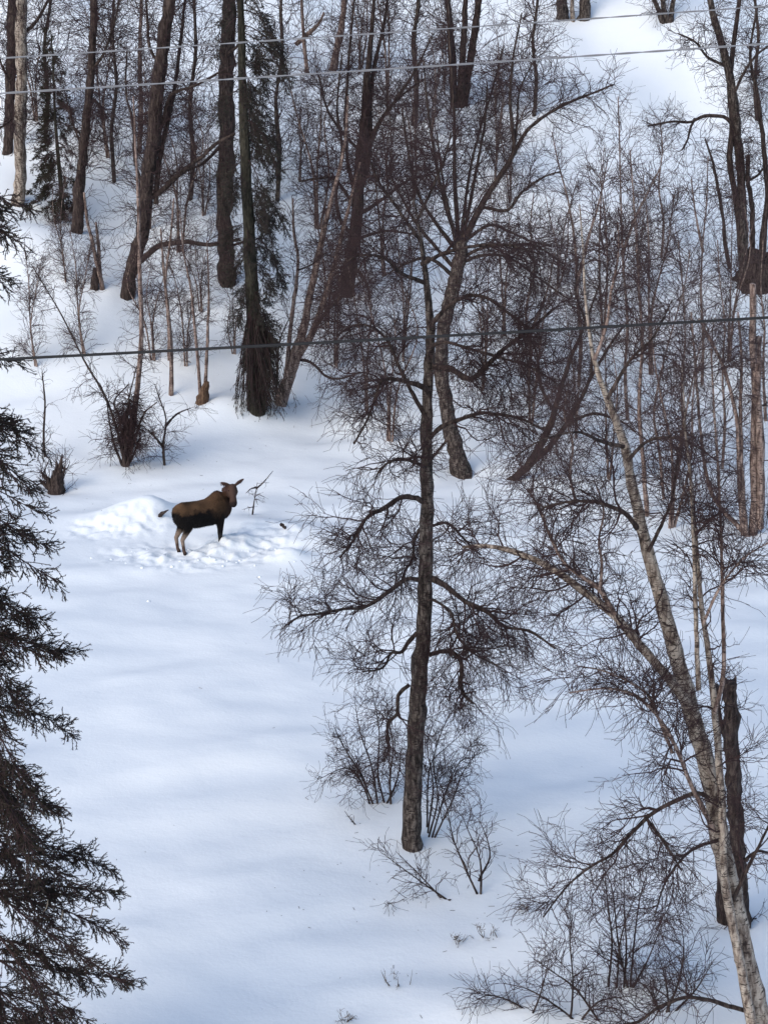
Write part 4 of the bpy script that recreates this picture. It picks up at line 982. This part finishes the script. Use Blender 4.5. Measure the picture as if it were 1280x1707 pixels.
    hv = N(nt, 'ShaderNodeHueSaturation'); mr = N(nt, 'ShaderNodeMapRange'); mr.inputs['To Min'].default_value = 0.6; mr.inputs['To Max'].default_value = 1.4
    L.new(nn.outputs['Fac'], mr.inputs['Value']); L.new(mr.outputs[0], hv.inputs['Value']); L.new(a.outputs[0], hv.inputs['Color'])
    L.new(hv.outputs[0], bs.inputs['Base Color']); bs.inputs['Roughness'].default_value = 0.8; bs.inputs['Specular IOR Level'].default_value = 0.15
    bp = N(nt, 'ShaderNodeBump'); bp.inputs['Strength'].default_value = 0.5; bp.inputs['Distance'].default_value = 0.015
    L.new(nn.outputs['Fac'], bp.inputs['Height']); L.new(bp.outputs[0], bs.inputs['Normal'])
    em.materials.clear(); em.materials.append(m)
    # coarse coat: short hairs lying back and down over the body
    gf = np.random.default_rng(41); nr = np.empty(n * 3); em.vertices.foreach_get('normal', nr); nr = nr.reshape(-1, 3)
    pick = gf.integers(0, n, 15000); pick = pick[(z[pick] > 0.62)]; q = co[pick]; nn2 = nr[pick]
    fl = norm(nn2 * 0.55 + np.array([-0.45, 0, -0.65]) + gf.normal(size=(len(pick), 3)) * 0.22)
    mane = 1 + 0.9 * np.exp(-((q[:, 0] - 0.7) / 0.25) ** 2) * (q[:, 2] > 1.6); isf = np.linalg.norm(q - poll - np.clip((q - poll) @ nd, 0, .7)[:, None] * nd, axis=1) < 0.2
    ln = (0.045 * mane * np.where(isf, 0.35, 1.0) * (0.6 + 0.7 * gf.random(len(pick))))[:, None]
    wd = norm(np.cross(fl, nn2) + gf.normal(size=(len(pick), 3)) * 0.1) * 0.006
    q0 = q - nn2 * 0.006
    fo = mesh_obj('fur', np.stack([q0 - wd, q0 + wd, q0 + fl * ln], 1).reshape(-1, 3), None, np.arange(3 * len(pick)).reshape(-1, 3), m, root)
    fo['kind'] = 'stuff'
    fa = fo.data.color_attributes.new('coat', 'FLOAT_COLOR', 'POINT')
    fc = np.repeat(C[pick] * (0.75 + 0.6 * gf.random((len(pick), 1))), 3, 0)
    fa.data.foreach_set('color', np.hstack([fc, np.ones((len(fc), 1))]).astype(np.float32).ravel())
    # eyes and nostrils
    em2 = plain_mat('moose_eye', (0.006, 0.004, 0.003), (0.012, 0.008, 0.006), 5, 0.25)
    for s in (-1, 1):
        for nm, c, r in (('eye', poll + nd * .17 + side * s * .125 + upv * .06, .020), ('nostril', poll + nd * .645 + side * s * .05 + upv * .03, .018)):
            rg = [(c + nd * r * math.cos(q), upv * max(r * math.sin(q), 1e-4), side * max(r * math.sin(q), 1e-4)) for q in np.linspace(0, math.pi, 7)]
            v, f = loft(rg, 8); e = bpy.data.meshes.new(nm); e.from_pydata([tuple(q) for q in v], [], f); e.materials.append(em2)
            eo = bpy.data.objects.new(nm, e); COL.objects.link(eo); eo.parent = root
    # stand it with the near hind hoof where the photo shows it
    hx, hy = -0.63, -0.16
    hx, hy = hx * MOOSE_S, hy * MOOSE_S
    root.rotation_euler = (0, 0, MOOSE_A); root.scale = (MOOSE_S,) * 3
    root.location = (MX - (hx * ca - hy * sa), MY - (hx * sa + hy * ca), MOOSE_BASE_Z)
    return root


build_moose()
# dark broken branch stubs showing above the snow by the moose
t = Tree('broken_branch', 'dark broken branch stub sticking out of the snow behind the moose rump', 'branch', 270, 862, well=None)
t.stem([(262, 864), (268, 858), (275, 853), (281, 850)], [5, 7, 4, 1.2], 'stub', 'dark', 8, 10, rough=0.2, twist=0)
t = Tree('broken_branch', 'small dark stick end in the snow right of the moose', 'branch', 473, 880, well=None)
t.stem([(467, 873), (471, 876), (476, 881)], [4, 6, 4], 'stub', 'dark', 7, 6, rough=0.2, twist=0)

# ------------------------------------------------------------------ overhead wires
def wire(name, label, pts, Y, dia, mat, twisted, group=None):
    p = np.array([at(px, py, Y) for px, py in pts]); mid = p.mean(0)
    root = thing(name, label, 'wire', mid, group)
    # extend past the frame and give the span its slight sag
    f = np.linspace(-3.2, 4.2, 420)
    c0 = np.polyfit(np.array(pts)[:, 0] / 1280, p[:, 2], 1); cx = np.polyfit(np.array(pts)[:, 0] / 1280, p[:, 0], 1)
    line = np.stack([np.polyval(cx, f), np.full_like(f, Y), np.polyval(c0, f) + 0.018 * ((f - 0.5) ** 2)], -1) - mid
    if not twisted:
        V, Q = tubes(line[None], np.full((1, len(f)), dia / 2), 8); mesh_obj('cable', V, Q, None, mat, root)
    else:
        f2 = np.linspace(-3.2, 4.2, 1700); l2 = np.stack([np.interp(f2, f, line[:, i]) for i in range(3)], -1)
        for s in range(2):
            a = f2 * 75 + s * math.pi
            P = l2 + np.stack([np.zeros_like(a), np.cos(a), np.sin(a)], -1) * dia * 0.27
            V, Q = tubes(P[None], np.full((1, len(f2)), dia * 0.27), 4); mesh_obj('strand', V, Q, None, mat, root)
    return root


def wire_mat(name, c, rough, metal):
    m, nt, b = new_mat(name)
    n1 = N(nt, 'ShaderNodeTexNoise'); n1.inputs['Scale'].default_value = 3
    tc = N(nt, 'ShaderNodeTexCoord'); nt.links.new(tc.outputs['Object'], n1.inputs['Vector'])
    mx = N(nt, 'ShaderNodeMix', data_type='RGBA'); nt.links.new(n1.outputs['Fac'], mx.inputs[0])
    mx.inputs[6].default_value = (*c, 1); mx.inputs[7].default_value = tuple(v * 0.75 for v in c) + (1,)
    nt.links.new(mx.outputs[2], b.inputs['Base Color']); b.inputs['Roughness'].default_value = rough; b.inputs['Metallic'].default_value = metal
    return m


wb = wire_mat('black_cable_sheath', (0.010, 0.010, 0.011), 0.75, 0.0)
wg = wire_mat('dull_aluminium', (0.30, 0.30, 0.31), 0.6, 0.2)
wire('overhead_cable', 'thick black cable crossing the picture below the bank trees', [(0, 600), (640, 565.5), (1280, 530)], 10.0, 0.0175, wb, False, 'overhead wires')
wire('overhead_wire', 'thin grey twisted wire, the lower of the pair near the top edge', [(0, 156), (640, 115), (1280, 73)], 11.0, 0.0125, wg, True, 'overhead wires')
wire('overhead_wire', 'thin grey twisted wire, the uppermost of the pair near the top edge', [(0, 97), (640, 55), (1280, 10)], 11.6, 0.0105, wg, True, 'overhead wires')

# ------------------------------------------------------------------ loose snow crumbs thrown up by the moose
g = np.random.default_rng(33); V, F = [], []
ico = np.array([(0, 0, 1), (.89, 0, .45), (.28, .85, .45), (-.72, .53, .45), (-.72, -.53, .45), (.28, -.85, .45), (.72, .53, -.45), (-.28, .85, -.45), (-.89, 0, -.45), (-.28, -.85, -.45), (.72, -.53, -.45), (0, 0, -1)])
icf = np.array([(0, 1, 2), (0, 2, 3), (0, 3, 4), (0, 4, 5), (0, 5, 1), (1, 6, 2), (2, 7, 3), (3, 8, 4), (4, 9, 5), (5, 10, 1), (6, 7, 2), (7, 8, 3), (8, 9, 4), (9, 10, 5), (10, 6, 1), (11, 7, 6), (11, 8, 7), (11, 9, 8), (11, 10, 9), (11, 6, 10)])
spots = [(MX + g.normal() * 1.7 + 0.2, MY + g.normal() * 0.55 - 0.15, 0.012 + 0.03 * g.random() ** 2) for _ in range(45)]
for px, py in [(400, 936), (425, 944), (433, 963), (287, 946), (237, 947), (248, 1003), (372, 945)]:
    p = G(px, py, True); spots.append((p[0], p[1], 0.04))
sx = np.array(spots); hz = height(sx[:, 0], sx[:, 1])
for (x, y, r), z in zip(spots, hz):
    v = ico * r * (1 + g.normal(size=(12, 1)) * 0.2) * np.array([1.3, 1, 0.8]) + np.array([x, y, z + r * 0.35])
    F.append(icf + 12 * len(V)); V.append(v)
cr = mesh_obj('snow_crumbs', np.concatenate(V), None, np.concatenate(F), M['snow'])
tag(cr, 'loose lumps of snow scattered round the moose', 'snow', None, 'stuff')

# bark bits and broken twig ends lying on the snow under the trees
g = np.random.default_rng(77); L0 = []
for (px, py, sp, n) in [(690, 1440, 1.2, 40), (800, 1500, 1.6, 36), (1000, 1560, 1.5, 50), (700, 1100, 2.2, 30), (860, 1150, 2.0, 26), (420, 720, 2.5, 40), (230, 800, 1.6, 40), (1000, 1000, 3.0, 50), (120, 1500, 1.2, 30), (320, 690, 2.0, 30), (600, 900, 2.5, 26)]:
    p = G(px, py); q = np.stack([p[0] + g.normal(size=n) * sp, p[1] + g.normal(size=n) * sp * 1.2], -1)
    z = height(q[:, 0], q[:, 1]) + 0.004; a = g.random(n) * 6.28; ln = 0.02 + 0.10 * g.random(n) ** 3
    A = np.stack([q[:, 0], q[:, 1], z], -1); q2 = q + np.stack([np.cos(a), np.sin(a)], -1) * ln[:, None]
    L0.append(np.stack([A, np.stack([q2[:, 0], q2[:, 1], height(q2[:, 0], q2[:, 1]) + 0.008], -1)], 1))
L0 = np.concatenate(L0); V, Q = tubes(L0, np.full(L0.shape[:2], 0.0045), 4)
tag(mesh_obj('twig_litter', V, Q, None, M['twig']), 'tiny dark twig and bark bits scattered on the snow under the trees', 'litter', None, 'stuff')

build_ground()
